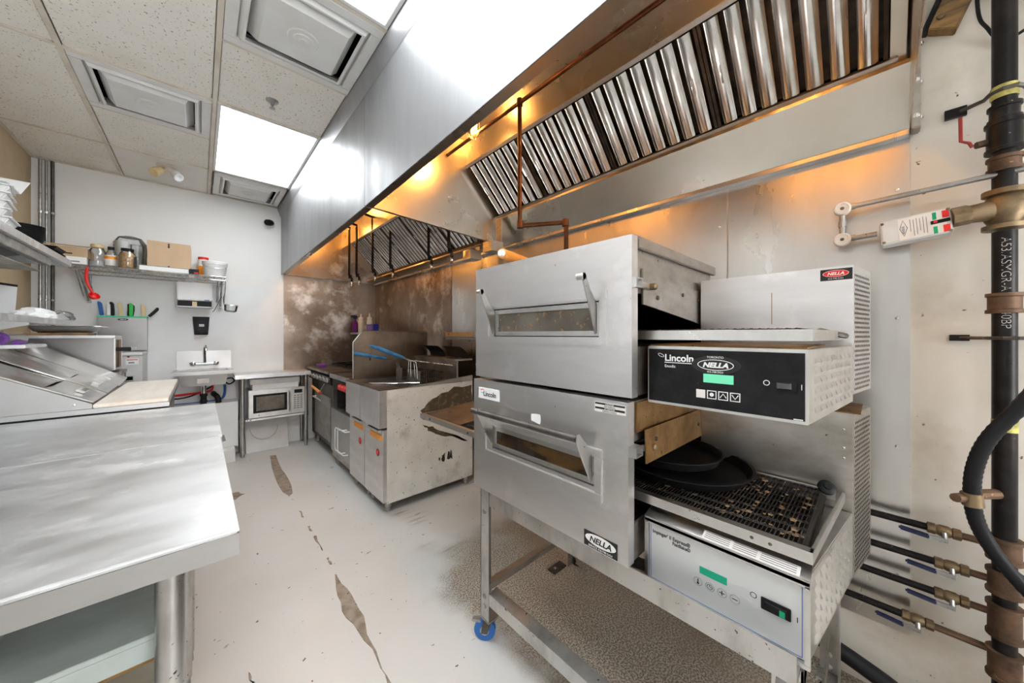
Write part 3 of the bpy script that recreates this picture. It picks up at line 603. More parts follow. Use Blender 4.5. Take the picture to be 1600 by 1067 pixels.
    for r in range(rows):
        for c in range(colsn):
            p=A+s*(W*(.10+.86*c/colsn))+Vector((0,0,zc0+.016+(zc1-zc0-.03)*(r+.15)/rows)); wv=s*(W*.075); h=(zc1-zc0)/rows*.55
            lv.add([p,p+wv,p+wv+n*.0045+Vector((0,0,h*.2)),p+n*.0045+Vector((0,0,h*.2)),p+Vector((0,0,h)),p+wv+Vector((0,0,h))],[(0,1,2,3),(3,2,5,4),(0,3,4),(1,5,2)])
    lv.build('louvres','alu',t,kind='stuff')
    # drive motor housing behind the control box
    m0,m1=(1.135,1.515) if up else (.60,1.078)
    mh=MB().prism([(1.402,.045),(1.60,.012),(1.60,.455),(1.402,.455)],'z',m0,m1).build('motor_housing','steel_oven' if up else 'steel_side',t,bevel=.002)
    A=Vector((1.402,.045,0)); Bv=Vector((1.60,.012,0)); s=(Bv-A).normalized(); n=Vector((s.y,-s.x,0)); W=(Bv-A).length
    pf=MB(); nr=int((m1-m0)/.014)
    for r in range(nr-2):
        for c in range(11):
            p=A+s*(.014+W*.86*(c+(.5 if r%2 else 0))/11)+Vector((0,0,m0+.015+r*.014))+n*.0004
            pf.add([p+s*(.0050*math.cos(a))+Vector((0,0,.0045*math.sin(a))) for a in [k*PI/3 for k in range(6)]],[(0,1,2,3,4,5)])
    pf.build('vent_holes','black_void',t,kind='stuff')
    if up:
        g=MB().box(1.4005,1.402,.047,.117,1.474,1.508).build('brand_badge','ink_black',t)
        MB().lathe([(.029,0),(.029,.0006),(0,.0007)],(1.4004,.083,1.494),30,(-1,0,0),sx=1,sy=.36).build('badge_oval','red',g)
        MB().tube([(1.400,.083+.028*math.cos(a),1.494+.0098*math.sin(a)) for a in [k*PI/16 for k in range(32)]],.0007,4,closed=True).build('badge_ring','ink_white',g)
        text('NELLA',.0125,(1.3995,.083,1.4896),(0,-1,0),(0,0,1),'ink_white',g,align='CENTER',shear=.25,bold=.0004); text('416-740-2424',.006,(1.3998,.083,1.477),(0,-1,0),(0,0,1),'ink_white',g,align='CENTER')
        MB().box(1.4014,1.4019,.236,.238,1.345,1.45).build('drip_stain','steel_brown',t)
    else:
        MB().box(1.40,1.60,.03,.45,1.079,1.083).build('motor_top','steel_brown',t)
        for z in (1.03,.975,.945): MB().lathe([(.004,0),(.003,.002),(0,.003)],(1.402,.065,z),8,(-1,0,0)).build('screw','chrome',mh)
        # stickers on the door
        fx=DF-.0005
        b=MB().box(fx-.003,fx,1.012,1.146,1.044,1.090).build('maker_plate','plastic_white',t,bevel=.001)
        text('Lincoln',.028,(fx-.0034,1.112,1.057),(0,-1,0),(0,0,1),'ink_black',b,bold=.0005)
        MB().tube([(fx-.0034,1.118+.012*math.cos(a),1.076+.007*math.sin(a)) for a in [.4+k*PI/10 for k in range(8)]],.0012,4).build('logo_arc','ink_red',b)
        MB().tube([(fx-.0034,1.118+.012*math.cos(a),1.076+.007*math.sin(a)) for a in [PI+.4+k*PI/10 for k in range(7)]],.001,4).build('logo_arc','ink_blue',b)
        b=MB().box(fx-.0008,fx,.474,.574,1.083,1.111).build('warning_label','label_white',t)
        MB().box(fx-.0012,fx-.0009,.476,.572,1.1045,1.1095).build('label_band','ink_black',b); MB().box(fx-.0012,fx-.0009,.476,.572,1.0905,1.0965).build('label_band','ink_black',b)
        text('CAUTION',.006,(fx-.0014,.524,1.105),(0,-1,0),(0,0,1),'ink_white',b,align='CENTER'); text('ATTENTION',.006,(fx-.0014,.524,1.0915),(0,-1,0),(0,0,1),'ink_white',b,align='CENTER')
        text('HOT SURFACE',.0055,(fx-.001,.524,1.0985),(0,-1,0),(0,0,1),'ink_black',b,align='CENTER'); text('SURFACE CHAUDE',.0055,(fx-.001,.524,1.0845),(0,-1,0),(0,0,1),'ink_black',b,align='CENTER')
        b=MB().box(fx-.0008,fx,.499,.612,.667,.713).build('brand_sticker','ink_black',t)
        MB().lathe([(.052,0),(.052,.0004),(0,.0005)],(fx-.0008,.5555,.694),36,(-1,0,0),sx=1,sy=.32).build('sticker_oval','ink_white',b)
        text('NELLA',.024,(fx-.0016,.5555,.6855),(0,-1,0),(0,0,1),'ink_black',b,align='CENTER',shear=.25,bold=.0006,sx=1.05)
        text('SERVICE 416-740-2424',.0085,(fx-.0012,.5555,.6695),(0,-1,0),(0,0,1),'ink_white',b,align='CENTER')
        MB().prism(jag([(.840,1.004),(.796,.999),(.793,1.026),(.800,1.03),(.835,1.028)],2,.002),'x',fx-.0006,fx).build('tape_scrap','paper',t)
    return t
oven(True); oven(False)
# wheeled stand
st=thing('oven_stand','wheeled steel stand of angle legs carrying the two ovens','stand',(1.25,.65,0))
def angle(x,y,dx,dy,z0,z1,w=.055,th=.005):
    m=MB(); m.box(min(x,x+dx*th),max(x,x+dx*th),min(y,y+dy*w),max(y,y+dy*w),z0,z1); m.box(min(x,x+dx*w),max(x,x+dx*w),min(y,y+dy*th),max(y,y+dy*th),z0,z1); return m
for (x,y,dx,dy,zb) in ((.888,1.158,1,-1,.10),(.940,.105,1,1,.06),(1.545,1.158,-1,-1,.03),(1.66,.085,-1,1,.06)):
    l=angle(x,y,dx,dy,zb,.652 if y>1 else .592).build('leg','leg_steel',st,bevel=.001)
    for z in (.20,.16,.56):
        MB().lathe([(.010,0),(.010,.004),(.005,.006),(0,.006)],(x-.0005 if dx>0 else x-.055,y+dy*.028,z),10,(-1,0,0)).build('bolt','galv',l)
MB().box(.890,.945,.11,1.10,.592,.600).box(.890,.895,.11,1.10,.600,.655).build('front_beam','leg_steel',st)
MB().box(1.56,1.565,.11,1.10,.600,.650).build('rear_beam','leg_steel',st)
MB().box(.95,1.56,1.10,1.105,.60,.655).box(.95,1.56,.105,.110,.55,.60).build('end_beam','leg_steel',st)
MB().hexa([(.888,1.10,.175),(.93,1.10,.19),(.93,.11,.19),(.888,.11,.175)],[(.888,1.10,.225),(.93,1.10,.235),(.93,.11,.235),(.888,.11,.225)]).build('lower_bar','leg_steel',st)
MB().box(.90,1.545,1.125,1.13,.215,.262).box(.90,1.545,1.10,1.13,.262,.266).build('lower_bar','steel_side',st)
MB().box(.95,1.66,.11,.115,.18,.235).build('lower_bar','leg_steel',st)
MB().lathe([(.022,0),(.022,.006),(.018,.008),(0,.008)],(.9395,.130,.545),20,(-1,0,0)).build('inspection_plug','galv',st)
def caster(x,y,mat,ang):
    c=MB().box(x-.03,x+.03,y-.03,y+.03,.098,.104).build('caster','galv',st); ca,sa=math.cos(ang),math.sin(ang)
    d=Vector((ca,sa,0)); a=Vector((-sa,ca,0)); q=Vector((x,y,0))-d*.02; r=.046
    MB().lathe([(.012,-.013),(r*.7,-.013),(r,-.010),(r,.010),(r*.7,.013),(.012,.013)],q+Vector((0,0,r)),20,a).build('wheel',mat,c)
    MB().lathe([(.020,-.0145),(.020,.0145)],q+Vector((0,0,r)),14,a).build('hub','galv',c)
    f=MB()
    for k in (-1,1):
        p=q+a*(k*.017-.0015)
        f.add([p+d*-.014+Vector((0,0,r-.01)),p+d*.014+Vector((0,0,r-.01)),p+d*.035+Vector((0,0,.093)),p+d*-.005+Vector((0,0,.093))]+[p+a*.003+d*-.014+Vector((0,0,r-.01)),p+a*.003+d*.014+Vector((0,0,r-.01)),p+a*.003+d*.035+Vector((0,0,.093)),p+a*.003+d*-.005+Vector((0,0,.093))],[(0,1,2,3),(7,6,5,4),(0,4,5,1),(1,5,6,2),(2,6,7,3),(3,7,4,0)])
    f.lathe([(.026,.090),(.030,.094),(.030,.098)],(x,y,0),16); f.build('fork','steel_dark',c)
    bk=MB().obox(q-d*.055-a*.012+Vector((0,0,.075)),d*.04,a*.024,Vector((0,0,.012))).build('brake_lever','galv',c,bevel=.002)
caster(.915,1.13,'blue',-.9); caster(1.60,1.165,'rubber',.3); caster(.962,.13,'rubber',.2); caster(1.63,.115,'rubber',1.2)
fp=MB().box(1.42,1.52,1.19,1.24,.002,.010).build('foot_plate','steel_dark',st); MB().lathe([(.008,0),(.007,.005),(0,.006)],(1.45,1.215,.010),8).build('bolt','galv',fp)
# pans and roller on the ovens
for x,y,z,r,lab in ((1.235,.455,.8475,.205,'wide black pan lying on the lower conveyor belt'),(1.23,.50,.8800,.165,'smaller black pan stacked on the wide pan on the conveyor')):
    tag(MB().lathe([(0,.0),(r*.86,0),(r*.90,.002),(r*.97,.026),(r,.027),(r,.030),(r*.96,.030),(r*.88,.006),(r*.5,.005),(0,.005)],(x,y,z),48).build('pan','black_pan',ang=30),lab,'pan','black pans')
rp=thing('rolling_pin','orange wooden rod with pale tip lying on top of the upper oven','rolling pin',(1.0,1.03,1.595))
MB().tube([(.845,.968,1.620),(1.35,1.10,1.620)],.019,16).build('barrel','orange_wood',rp); MB().tube([(.832,.9647,1.620),(.8445,.9679,1.620)],[.011,.015],14).build('tip','label_white',rp)
MB().box(1.0,1.02,.96,1.06,1.5945,1.6005).build('rest','orange_wood',rp)
# ---------------------------------------------------------------- gas pipework on the right wall
PX,PY=1.775,-.262
gp=thing('gas_pipe','thick black gas pipe with rusty fittings rising up the right wall','gas pipe',(PX,PY,0))
MB().tube([(PX,PY,.0),(PX,PY,1.62)],.0235,18).build('riser','iron_black',gp); MB().tube([(PX,PY,1.74),(PX,PY,2.80)],.0235,18).build('riser','iron_black',gp)
def fit(z0,z1,r=.031,m='iron_rust'):
    MB().lathe([(.024,z0),(r+.004,z0),(r+.004,z0+.010),(r,z0+.012),(r,z1-.012),(r+.004,z1-.010),(r+.004,z1),(.024,z1)],(PX,PY,0),18).build('coupling',m,gp)
for z0,z1 in ((.275,.36),(.40,.50),(.53,.60),(.63,.70),(1.375,1.435)): fit(z0,z1)
fit(1.86,1.95,.033,'iron_black'); fit(1.80,1.845,.030,'iron_rust'); fit(1.95,2.0,.028,'iron_black')
MB().lathe([(.025,2.02),(.0262,2.022),(.0262,2.055),(.025,2.057)],(PX,PY,0),18).build('tape_band','yellow_tape',gp)
MB().lathe([(.0242,1.02),(.0242,1.055)],(PX,PY,0),18).build('tape_band','yellow_tape',gp)
# big angle valve body
MB().lathe([(.030,1.625),(.042,1.627),(.042,1.640),(.030,1.642),(.036,1.655),(.044,1.675),(.044,1.70),(.036,1.72),(.030,1.728),(.042,1.730),(.042,1.745),(.030,1.747)],(PX,PY,0),18).build('valve_body','brass_old',gp)
MB().tube([(PX-.02,PY+.03,1.685),(PX-.035,PY+.075,1.68)],[.030,.026],14).tube([(PX-.035,PY+.07,1.681),(PX-.043,PY+.105,1.676)],.030,8).build('valve_neck','brass_old',gp)
def clamp(z,t):
    m=MB()
    m.tube([(PX+.05,PY+.075,z),(PX+.02,PY+.034,z),(PX-.010,PY+.027,z),(PX-.028,PY+.006,z),(PX-.026,PY-.018,z),(PX-.005,PY-.032,z),(PX+.03,PY-.045,z),(PX+.055,PY-.09,z)],.006,6)
    m.build('clamp_strap','steel_dark',t)
clamp(2.04,gp); clamp(1.30,gp)
MB().box(1.822,1.835,-.20,-.155,2.025,2.055).build('clamp_tab','iron_black',gp); MB().box(1.822,1.835,-.205,-.165,1.29,1.31).build('clamp_tab','iron_black',gp)
# small red lever valve
rv=MB().tube([(PX,PY+.02,1.90),(PX-.012,PY+.052,1.895)],.010,10).build('side_valve','iron_rust',gp)
MB().tube([(PX-.020,PY+.060,1.890),(PX-.022,PY+.066,1.905),(PX-.026,PY+.082,1.915),(PX-.026,PY+.083,1.99)],.0042,6).build('lever','red_dark',rv)
# vertical stencil on the riser
m=text('A53/ASMGR-A SCH40BP',.026,(0,0,0),(0,0,-1),(0,-1,0),'ink_white',gp,name='stencil',bold=-.0004)
me=m.data; off=Vector((PX,PY,0))
for v in me.vertices:
    q=v.co+off; y=q.y; zz=q.z
    a=math.atan2(-.77,.64)+PI     # towards the room
    th=math.radians(158)+ (-(y))/.0238
    v.co=Vector((PX+.0240*math.cos(th),PY+.0240*math.sin(th),1.60+zz))-off
# branch lines with blue lever valves
for i,(z,yv) in enumerate(((.668,-.150),(.560,-.165),(.460,-.165),(.344,-.095))):
    x=1.785
    t=thing('gas_branch',['highest branch pipe with a blue lever valve low on the right wall','second highest branch pipe with a blue lever valve on the right wall','third branch pipe down with a blue lever valve on the right wall','lowest branch pipe with a blue lever valve above the floor'][i],'gas pipe',(x,yv,z),'gas branch lines')
    MB().tube([(x,PY+.030,z),(x,yv-.02,z)],.0105,10).build('nipple','iron_rust',t)
    MB().tube([(x,yv+.02,z),(x,1.0 if i<3 else 1.2,z)],.0115,12).build('pipe','iron_black',t)
    v=MB().lathe([(.012,-.036),(.017,-.034),(.017,-.018),(.014,-.016),(.018,-.008),(.018,.008),(.014,.016),(.017,.018),(.017,.034),(.012,.036)],(x,yv,z),10,(0,1,0)).build('valve','brass_old',t)
    MB().tube([(x-.015,yv,z),(x-.022,yv,z-.012),(x-.026,yv,z-.016)],.006,8).build('stem','galv',v)
    MB().obox((x-.031,yv-.006,z-.026),(.004,0,0),(0,.040,.0),(0,0,.013)).build('lever','galv',v)
    MB().obox((x-.033,yv+.028,z-.028),(.009,0,0),(0,.070,.006),(0,0,.016)).build('grip','navy',v,bevel=.004)
    MB().tube([(x+.012,.09,z),(x+.052,.09,z)],.006,6).build('standoff','steel_dark',t)
# hose
def bez(P,n=10):
    out=[]; m=len(P)
    for i in range(m-1):
        p0=Vector(P[max(i-1,0)]);p1=Vector(P[i]);p2=Vector(P[i+1]);p3=Vector(P[min(i+2,m-1)])
        for k in range(n):
            t=k/n; out.append(.5*((2*p1)+(p2-p0)*t+(2*p0-5*p1+4*p2-p3)*t*t+(3*p1-p0-3*p2+p3)*t**3))
    out.append(Vector(P[-1])); return out
hs=thing('gas_hose','ribbed black rubber hose looping past the gas pipe','hose',(1.66,-.2,.3))
pts=bez([(1.62,-.42,1.42),(1.62,-.34,1.28),(1.62,-.27,1.13),(1.625,-.215,1.02),(1.63,-.192,.93),(1.635,-.188,.84),(1.64,-.20,.76),(1.645,-.235,.68),(1.65,-.29,.60),(1.65,-.36,.53)],12)
rs=[.0165+(.0009 if k%2 else -.0004) for k in range(len(pts))]
MB().tube(pts,rs,12).build('hose','rubber',hs,ang=80)
MB().tube([(1.645,-.185,.835),(1.70,-.205,.835),(1.745,-.245,.835)],.014,10).build('tap_nipple','iron_rust',hs)
MB().lathe([(.0175,-.02),(.021,-.018),(.021,.018),(.0175,.02)],(1.636,-.188,.835),12,(0,.1,1)).build('ferrule','brass_old',hs)
MB().tube([(1.64,-.178,.835),(1.60,-.155,.840)],[.014,.012],10).build('plug','iron_rust',hs)
# mechanical gas shut-off box with pull cable conduit
sb=thing('shutoff_box','white gas shut-off control box with red and green labels on the right wall','control box',(1.72,-.083,1.655))
ux=Vector((0,-.150,.015)); uz=Vector((0,-.006,-.080)); o=Vector((1.715,-.007,1.695))
MB().obox(o,ux,uz,Vector((.075,0,0))).build('case','white_enamel',sb,bevel=.004)
lb=MB().obox(o+ux*.27+uz*.05+Vector((-.0006,0,0)),ux*.66,uz*.90,Vector((.0005,0,0))).build('label','label_white',sb)
r_=ux.normalized(); u_=-uz.normalized(); 
def onbox(a,b,d=.0012): return o+ux*a+uz*b-Vector((d,0,0))
for a,b,w,h,c in ((.75,.10,.055,.28,'ink_green'),(.88,.10,.09,.28,'red'),(.75,.66,.055,.28,'ink_green'),(.88,.66,.09,.28,'red')):
    MB().obox(onbox(a,b),ux*w,uz*h,Vector((.0005,0,0))).build('flag',c,lb)
MB().obox(onbox(.72,.42,.003),ux*.26,uz*.14,Vector((.003,0,0))).build('indicator_slot','black',sb,bevel=.001)
MB().obox(onbox(.76,.44,.004),ux*.05,uz*.08,Vector((.002,0,0))).build('indicator','ink_red',sb)
dm=MB(); cx=.345
dm.tube([onbox(cx,.14,.001),onbox(cx+.055,.47,.001),onbox(cx,.80,.001),onbox(cx-.055,.47,.001)],.0006,4,closed=True); dm.build('logo_diamond','ink_black',lb)
text('ANSUL',.0085,onbox(cx+.012,.70,.001),u_,-r_,'ink_black',lb)
for k in range(6):
    a=.44+k*.045; MB().obox(onbox(a,.16+.03*(k%2),.0011),ux*.010,uz*(.66 if k%3 else .5),Vector((.0004,0,0))).build('print_line','ink_grey',lb)
for a,b in ((.04,.10),(.04,.90),(.965,.08),(.965,.92)):
    MB().lathe([(.0045,0),(.004,.002),(0,.003)],onbox(a,b,0),8,(-1,0,0)).build('screw','brass_old',sb)
cp=thing('cable_conduit','thin grey conduit with two corner pulleys leading to the shut-off box','conduit',(1.76,.08,1.66))
MB().tube([(1.765,.075,1.782),(1.765,-.45,1.80)],.0085,10).build('conduit','galv',cp); MB().tube([(1.765,.086,1.765),(1.765,.086,1.68)],.0085,10).build('conduit','galv',cp); MB().tube([(1.765,.075,1.664),(1.765,-.002,1.668)],.0085,10).build('conduit','galv',cp)
for z in (1.779,1.664):
    p=MB().lathe([(.022,-.012),(.024,-.010),(.024,.008),(.022,.012),(.018,.013),(.017,.010),(.0,.010)],(1.760,.086,z),22,(-1,0,0)).build('pulley','label_white',cp)
    MB().lathe([(.006,0),(.005,.004),(0,.005)],(1.750,.086,z),10,(-1,0,0)).build('screw','steel_dark',p)
    MB().lathe([(.011,0),(.0115,.014)],(1.765,.066 ,z+.003),10,(0,-1,0)).build('connector','galv',cp)
MB().lathe([(.0115,0),(.0115,.02)],(1.765,.086,1.712),10).build('connector','galv',cp)
# block of wood and cables at the top
wbk=thing('wood_block','greasy wooden block screwed high on the wall beside the gas pipe','wood block',(1.81,-.14,2.3))
MB().prism([(-.118,2.335),(-.176,2.302),(-.235,2.46),(-.235,2.6),(-.215,2.6)],'x',1.795,1.838).build('block','wood_dirty',wbk,bevel=.003)
MB().prism([(-.104,2.34),(-.117,2.335),(-.214,2.6),(-.198,2.6)],'x',1.80,1.838).build('batten','black',wbk)
MB().lathe([(.010,0),(.008,.005),(0,.006)],(1.795,-.145,2.36),10,(-1,0,0)).build('screw_head','brass_old',wbk)
for i,P in enumerate(([(1.825,-.19,2.62),(1.825,-.215,2.45),(1.822,-.222,2.33),(1.82,-.236,2.28),(1.825,-.27,2.22),(1.825,-.34,2.25)],[(1.826,-.20,2.62),(1.826,-.235,2.44),(1.826,-.27,2.36),(1.826,-.33,2.31),(1.826,-.42,2.20)])):
    tag(MB().tube(bez(P,8),.0045,6).build('cable','rubber'),['black cable dipping behind the gas pipe at the top right','black cable crossing to the right behind the gas pipe top'][i],'cable')
# hose on the floor behind the stand
tag(MB().tube(bez([(1.70,.9,.10),(1.74,.5,.12),(1.76,.2,.14),(1.76,0,.10),(1.74,-.2,.03),(1.70,-.5,.03)],10),.028,12).build('floor_hose','rubber'),'thick black hose lying along the wall behind the oven stand','hose')
# ---------------------------------------------------------------- fryers
random.seed(11)
def fryer(y0,y1,near,label):
    t=thing('deep_fryer',label,'fryer',(1.35,(y0+y1)/2,0))
    xf=.985; xb=1.765
    b=MB(); b.box(xf+.02,xb,y0+.004,y1-.004,.10,.60); b.box(xf+.02,1.10,y0+.004,y1-.004,.60,.905); b.box(1.52,xb,y0+.004,y1-.004,.60,.905); b.box(1.10,1.52,y0+.004,y0+.03,.60,.905); b.box(1.10,1.52,y1-.03,y1-.004,.60,.905)
    b.build('cabinet','steel_side',t,bevel=.002)
    if near:
        s=MB().box(1.0,xb,y0,y0+.003,.075,.905).build('side_panel','fryer_side',t)
        MB().prism(jag([(1.265,.716),(1.365,.79),(1.563,.863),(1.762,.876),(1.762,.651),(1.514,.645),(1.303,.629)],4,.010),'y',y0-.0015,y0-.0002).build('grease_stain','grease',s)
        MB().prism(jag([(1.292,.601),(1.394,.561),(1.589,.449),(1.707,.38),(1.608,.45),(1.453,.485),(1.348,.535)],4,.008),'y',y0-.0015,y0-.0002).build('grease_stain','grease',s)
        for poly in ([(1.425,.285),(1.44,.28),(1.445,.31),(1.43,.305)],[(1.455,.275),(1.485,.27),(1.485,.335),(1.46,.32)],[(1.505,.275),(1.53,.27),(1.53,.34),(1.51,.33)],[(1.535,.28),(1.555,.27),(1.555,.335),(1.54,.345)]):
            MB().prism(jag(poly,3,.006),'y',y0-.001,y0-.0002).build('black_mark','ink_black',s)
    # door
    d=MB().box(xf-.012,xf+.018,y0+.004,y1-.004,.085,.615).build('door','steel_oven',t,bevel=.003)
    MB().box(xf-.016,xf-.0125,y0+.03,y1-.13,.535,.575).build('warning_strip','orange',d)
    MB().prism([(xf-.013,.585),(xf-.035,.60),(xf-.035,.612),(xf-.013,.612)],'y',y0+.04,y1-.12).build('pull','alu',d)
    MB().lathe([(.028,0),(.028,.002),(0,.0025)],(xf-.0125,y0+.10,.435),16,(-1,0,0)).build('badge','red_dark',d)
    MB().lathe([(.016,.002),(.014,.008),(0,.009)],(xf-.0125,y0+.10,.435),12,(-1,0,0)).build('badge_boss','ink_red',d)
    # upper front box and rim
    MB().prism([(xf-.045,.632),(xf+.019,.632),(xf+.019,.905),(xf-.045,.905)],'y',y0,y1-.002).build('front_box','steel_oven',t,bevel=.004)
    if near:
        MB().hexa([(xf+.0195,y0-.001,.905),(xb,y0-.001,.905),(xb,y0+.012,.905),(xf+.0195,y0+.012,.905)],[(xf+.10,y0-.001,.907),(xb,y0-.001,.955),(xb,y0+.012,.955),(xf+.10,y0+.012,.907)]).build('side_rim','steel_side',t)
    rm=MB(); rm.box(xf-.045,1.10,y0,y1-.002,.906,.914); rm.box(1.52,1.60,y0,y1-.002,.906,.914); rm.box(1.10,1.52,y0+.013,y0+.03,.906,.914); rm.box(1.10,1.52,y1-.03,y1-.002,.906,.914)
    rm.build('top_rim','steel_greasy',t,bevel=.002)
    MB().box(1.102,1.518,y0+.031,y1-.031,.80,.82).build('oil','oven_glass',t)
    MB().box(1.1005,1.104,y0+.031,y1-.031,.82,.905).box(1.516,1.5195,y0+.031,y1-.031,.82,.905).build('tank_wall','steel_dark',t)
    # back riser with hanger rail
    MB().box(1.60,1.615,y0,y1-.002,.914,1.085).build('back_riser','steel_side',t)
    MB().box(1.585,1.765,y0,y1-.002,1.086,1.10).build('riser_top','steel_side',t,bevel=.002)
    rr=MB().tube([(1.575,y0+.02,1.05),(1.575,y1-.02,1.05)],.004,6).build('hanger_rail','chrome',t)
    for k in range(5): MB().tube([(1.60,y0+.05+k*.065,1.05),(1.565,y0+.05+k*.065,1.05),(1.56,y0+.05+k*.065,1.065)],.003,5).build('hook','chrome',rr)
    # flue deflector
    fl=MB(); n=8; P=[]
    for k in range(n+1):
        a=k/n; P.append((1.755-.09*a*a,1.10+.105*a))
    for k in range(n): fl.hexa([(P[k][0],y0+.05,P[k][1]),(P[k][0]+.004,y0+.05,P[k][1]),(P[k][0]+.004,y1-.03,P[k][1]),(P[k][0],y1-.03,P[k][1])],[(P[k+1][0],y0+.05,P[k+1][1]),(P[k+1][0]+.004,y0+.05,P[k+1][1]),(P[k+1][0]+.004,y1-.03,P[k+1][1]),(P[k+1][0],y1-.03,P[k+1][1])])
    fl.build('flue_scoop','black',t)
    for x in (1.03,1.72):
        for y in (y0+.05,y1-.05):
            MB().lathe([(.014,0),(.020,.004),(.020,.03),(.016,.034),(.024,.036),(.024,.10)],(x,y,0),14).build('foot','galv',t)
    return t
fryer(2.42,2.795,True,'nearer deep fryer with a greasy stained white side panel')
fryer(2.798,3.165,False,'farther deep fryer beside the tall splash guard')
def basket(y,x0,x1,tipx,tipz,rodx,rodz,label):
    t=thing('fryer_basket',label,'basket',((x0+x1)/2,y,.83),'fryer baskets')
    z0,z1=.835,.99; w=.06; m=MB()
    for z in (z0,z0+.05,z0+.10,z1):
        m.tube([(x0,y-w,z),(x1,y-w,z),(x1,y+w,z),(x0,y+w,z)],.0028 if z==z1 else .0014,5,closed=True)
    for k in range(11):
        x=x0+(x1-x0)*k/10; m.tube([(x,y-w,z1),(x,y-w,z0),(x,y+w,z0),(x,y+w,z1)],.0014,4)
    for k in range(1,6):
        yy=y-w+2*w*k/6; m.tube([(x0,yy,z1),(x0,yy,z0),(x1,yy,z0),(x1,yy,z1)],.0014,4)
    m.build('wire_body','belt',t,kind='stuff')
    MB().box(x0-.004,x0+.001,y-w,y+w,z0+.02,z1+.02).build('front_plate','steel_side',t)
    h=MB()
    for d in (-.022,.022): h.tube([(x0-.005,y+d,z0+.04),(x0-.012,y+d,z1+.03),(rodx,y+d*.8,rodz),(rodx-.10,y+d*.4,rodz+(tipz-rodz)*.3)],.0035,6)
    h.build('handle_rods','chrome',t)
    MB().tube([(tipx,y,tipz),(tipx+.02,y,tipz-.006),(rodx-.11,y,rodz+(tipz-rodz)*.33),(rodx-.09,y,rodz+(tipz-rodz)*.27)],[.010,.014,.013,.008],10).build('grip','blue_grip',t)
basket(2.60,1.33,1.545,.985,1.215,1.31,1.085,'fryer basket with blue grip nearest to the oven')
basket(2.735,1.34,1.55,.995,1.222,1.33,1.085,'middle fryer basket, its blue grip reaching up highest')
basket(2.96,1.34,1.55,.945,1.158,1.31,1.075,'fryer basket with blue grip farthest back against the splash guard')
tg=thing('tongs','thin steel tongs lying across the nearer fryer front','tongs',(1.1,2.6,.918))
for d in (0,.05): MB().tube([(1.0,2.72+d,.924),(1.16,2.60,.922),(1.30,2.52-d*.4,.924)],.004,6).build('tong_arm','chrome',tg)
sg=thing('splash_guard','tall brown-stained steel splash guard between fryer and range','splash guard',(1.4,3.172,.92))
MB().prism([(1.005,.915),(1.005,1.24),(1.085,1.345),(1.735,1.335),(1.735,.915)],'y',3.169,3.173).build('sheet','splash_steel',sg)
MB().tube([(1.004,3.171,.92),(1.004,3.171,1.241),(1.084,3.171,1.347),(1.735,3.171,1.337)],.005,6).build('rolled_edge','steel',sg)
MB().box(1.02,1.70,3.1735,3.195,.915,.93).build('foot_flange','steel',sg)
# low steel cabinet with bail handles under an open bay
lc=thing('griddle_stand','low steel cabinet with two white bail handles next to the fryers','cabinet',(1.35,3.48,0))
MB().box(1.0,1.78,3.185,3.79,.08,.555).build('body','steel_side',lc,bevel=.002)
dr=MB().box(.985,.999,3.19,3.785,.14,.57).build('door','steel',lc,bevel=.002)
for y in (3.42,3.50): MB().tube([(.985,y,.205),(.955,y,.21),(.95,y,.225),(.95,y,.395),(.955,y,.41),(.985,y,.415)] if 0 else [(.985,y-.22,.44),(.95,y-.21,.44),(.945,y-.02,.43),(.945,y,.42),(.945,y,.235),(.945,y-.02,.22),(.95,y-.16,.22),(.985,y-.17,.22)],.005,8).build('bail_handle','plastic_white',dr)
for y in (3.19,3.775): MB().box(1.0,1.04,y,y+.01,.556,.89).build('upright','leg_steel',lc)
MB().box(1.30,1.31,3.21,3.77,.556,.89).build('bay_back','black_void',lc)
MB().box(.995,1.02,3.205,3.77,.77,.86).build('control_strip','black',lc)
for k in range(3): MB().lathe([(.030,0),(.030,.012),(.022,.03),(0,.031)],(.995,3.30+k*.085,.81),14,(-1,0,0)).build('control_knob','red',lc)
MB().box(.985,1.78,3.20,3.79,.891,.915).build('griddle_top','steel_dark',lc,bevel=.002)
MB().box(.972,.9845,3.20,3.79,.875,.918).build('top_edge','steel',lc,bevel=.002)
MB().box(1.20,1.75,3.22,3.70,.916,.985).build('griddle_body','steel_dark',lc,bevel=.004)
for x in (1.05,1.72):
    for y in (3.24,3.73): MB().lathe([(.02,0),(.02,.079)],(x,y,0),12).build('foot','galv',lc)
# range with oven
rg=thing('gas_range','dark gas range with a row of knobs in the far corner','range',(1.4,4.2,0))
MB().box(1.02,1.80,3.80,4.74,.12,.78).build('body','steel_dark',rg,bevel=.003)
dd=MB().box(.998,1.019,3.86,4.50,.18,.64).build('oven_door','steel_side',rg,bevel=.003)
MB().tube([(.998,3.92,.60),(.965,3.92,.60),(.965,4.44,.60),(.998,4.44,.60)],.009,8).build('door_handle','chrome',dd)
MB().prism([(1.019,.781),(.985,.79),(.975,.875),(1.019,.90)],'y',3.80,4.74).build('control_panel','black',rg)
for k in range(6): MB().lathe([(.028,0),(.026,.012),(.018,.016),(.017,.034),(0,.035)],(.982,3.90+k*.14,.835),14,(-1,0,.1)).build('knob','steel' ,rg)
MB().box(.965,1.20,3.80,4.74,.9005,.925).build('front_ledge','steel_greasy',rg,bevel=.003)
MB().box(1.201,1.80,3.80,4.74,.86,.930).build('cooktop','steel_dark',rg,bevel=.002)
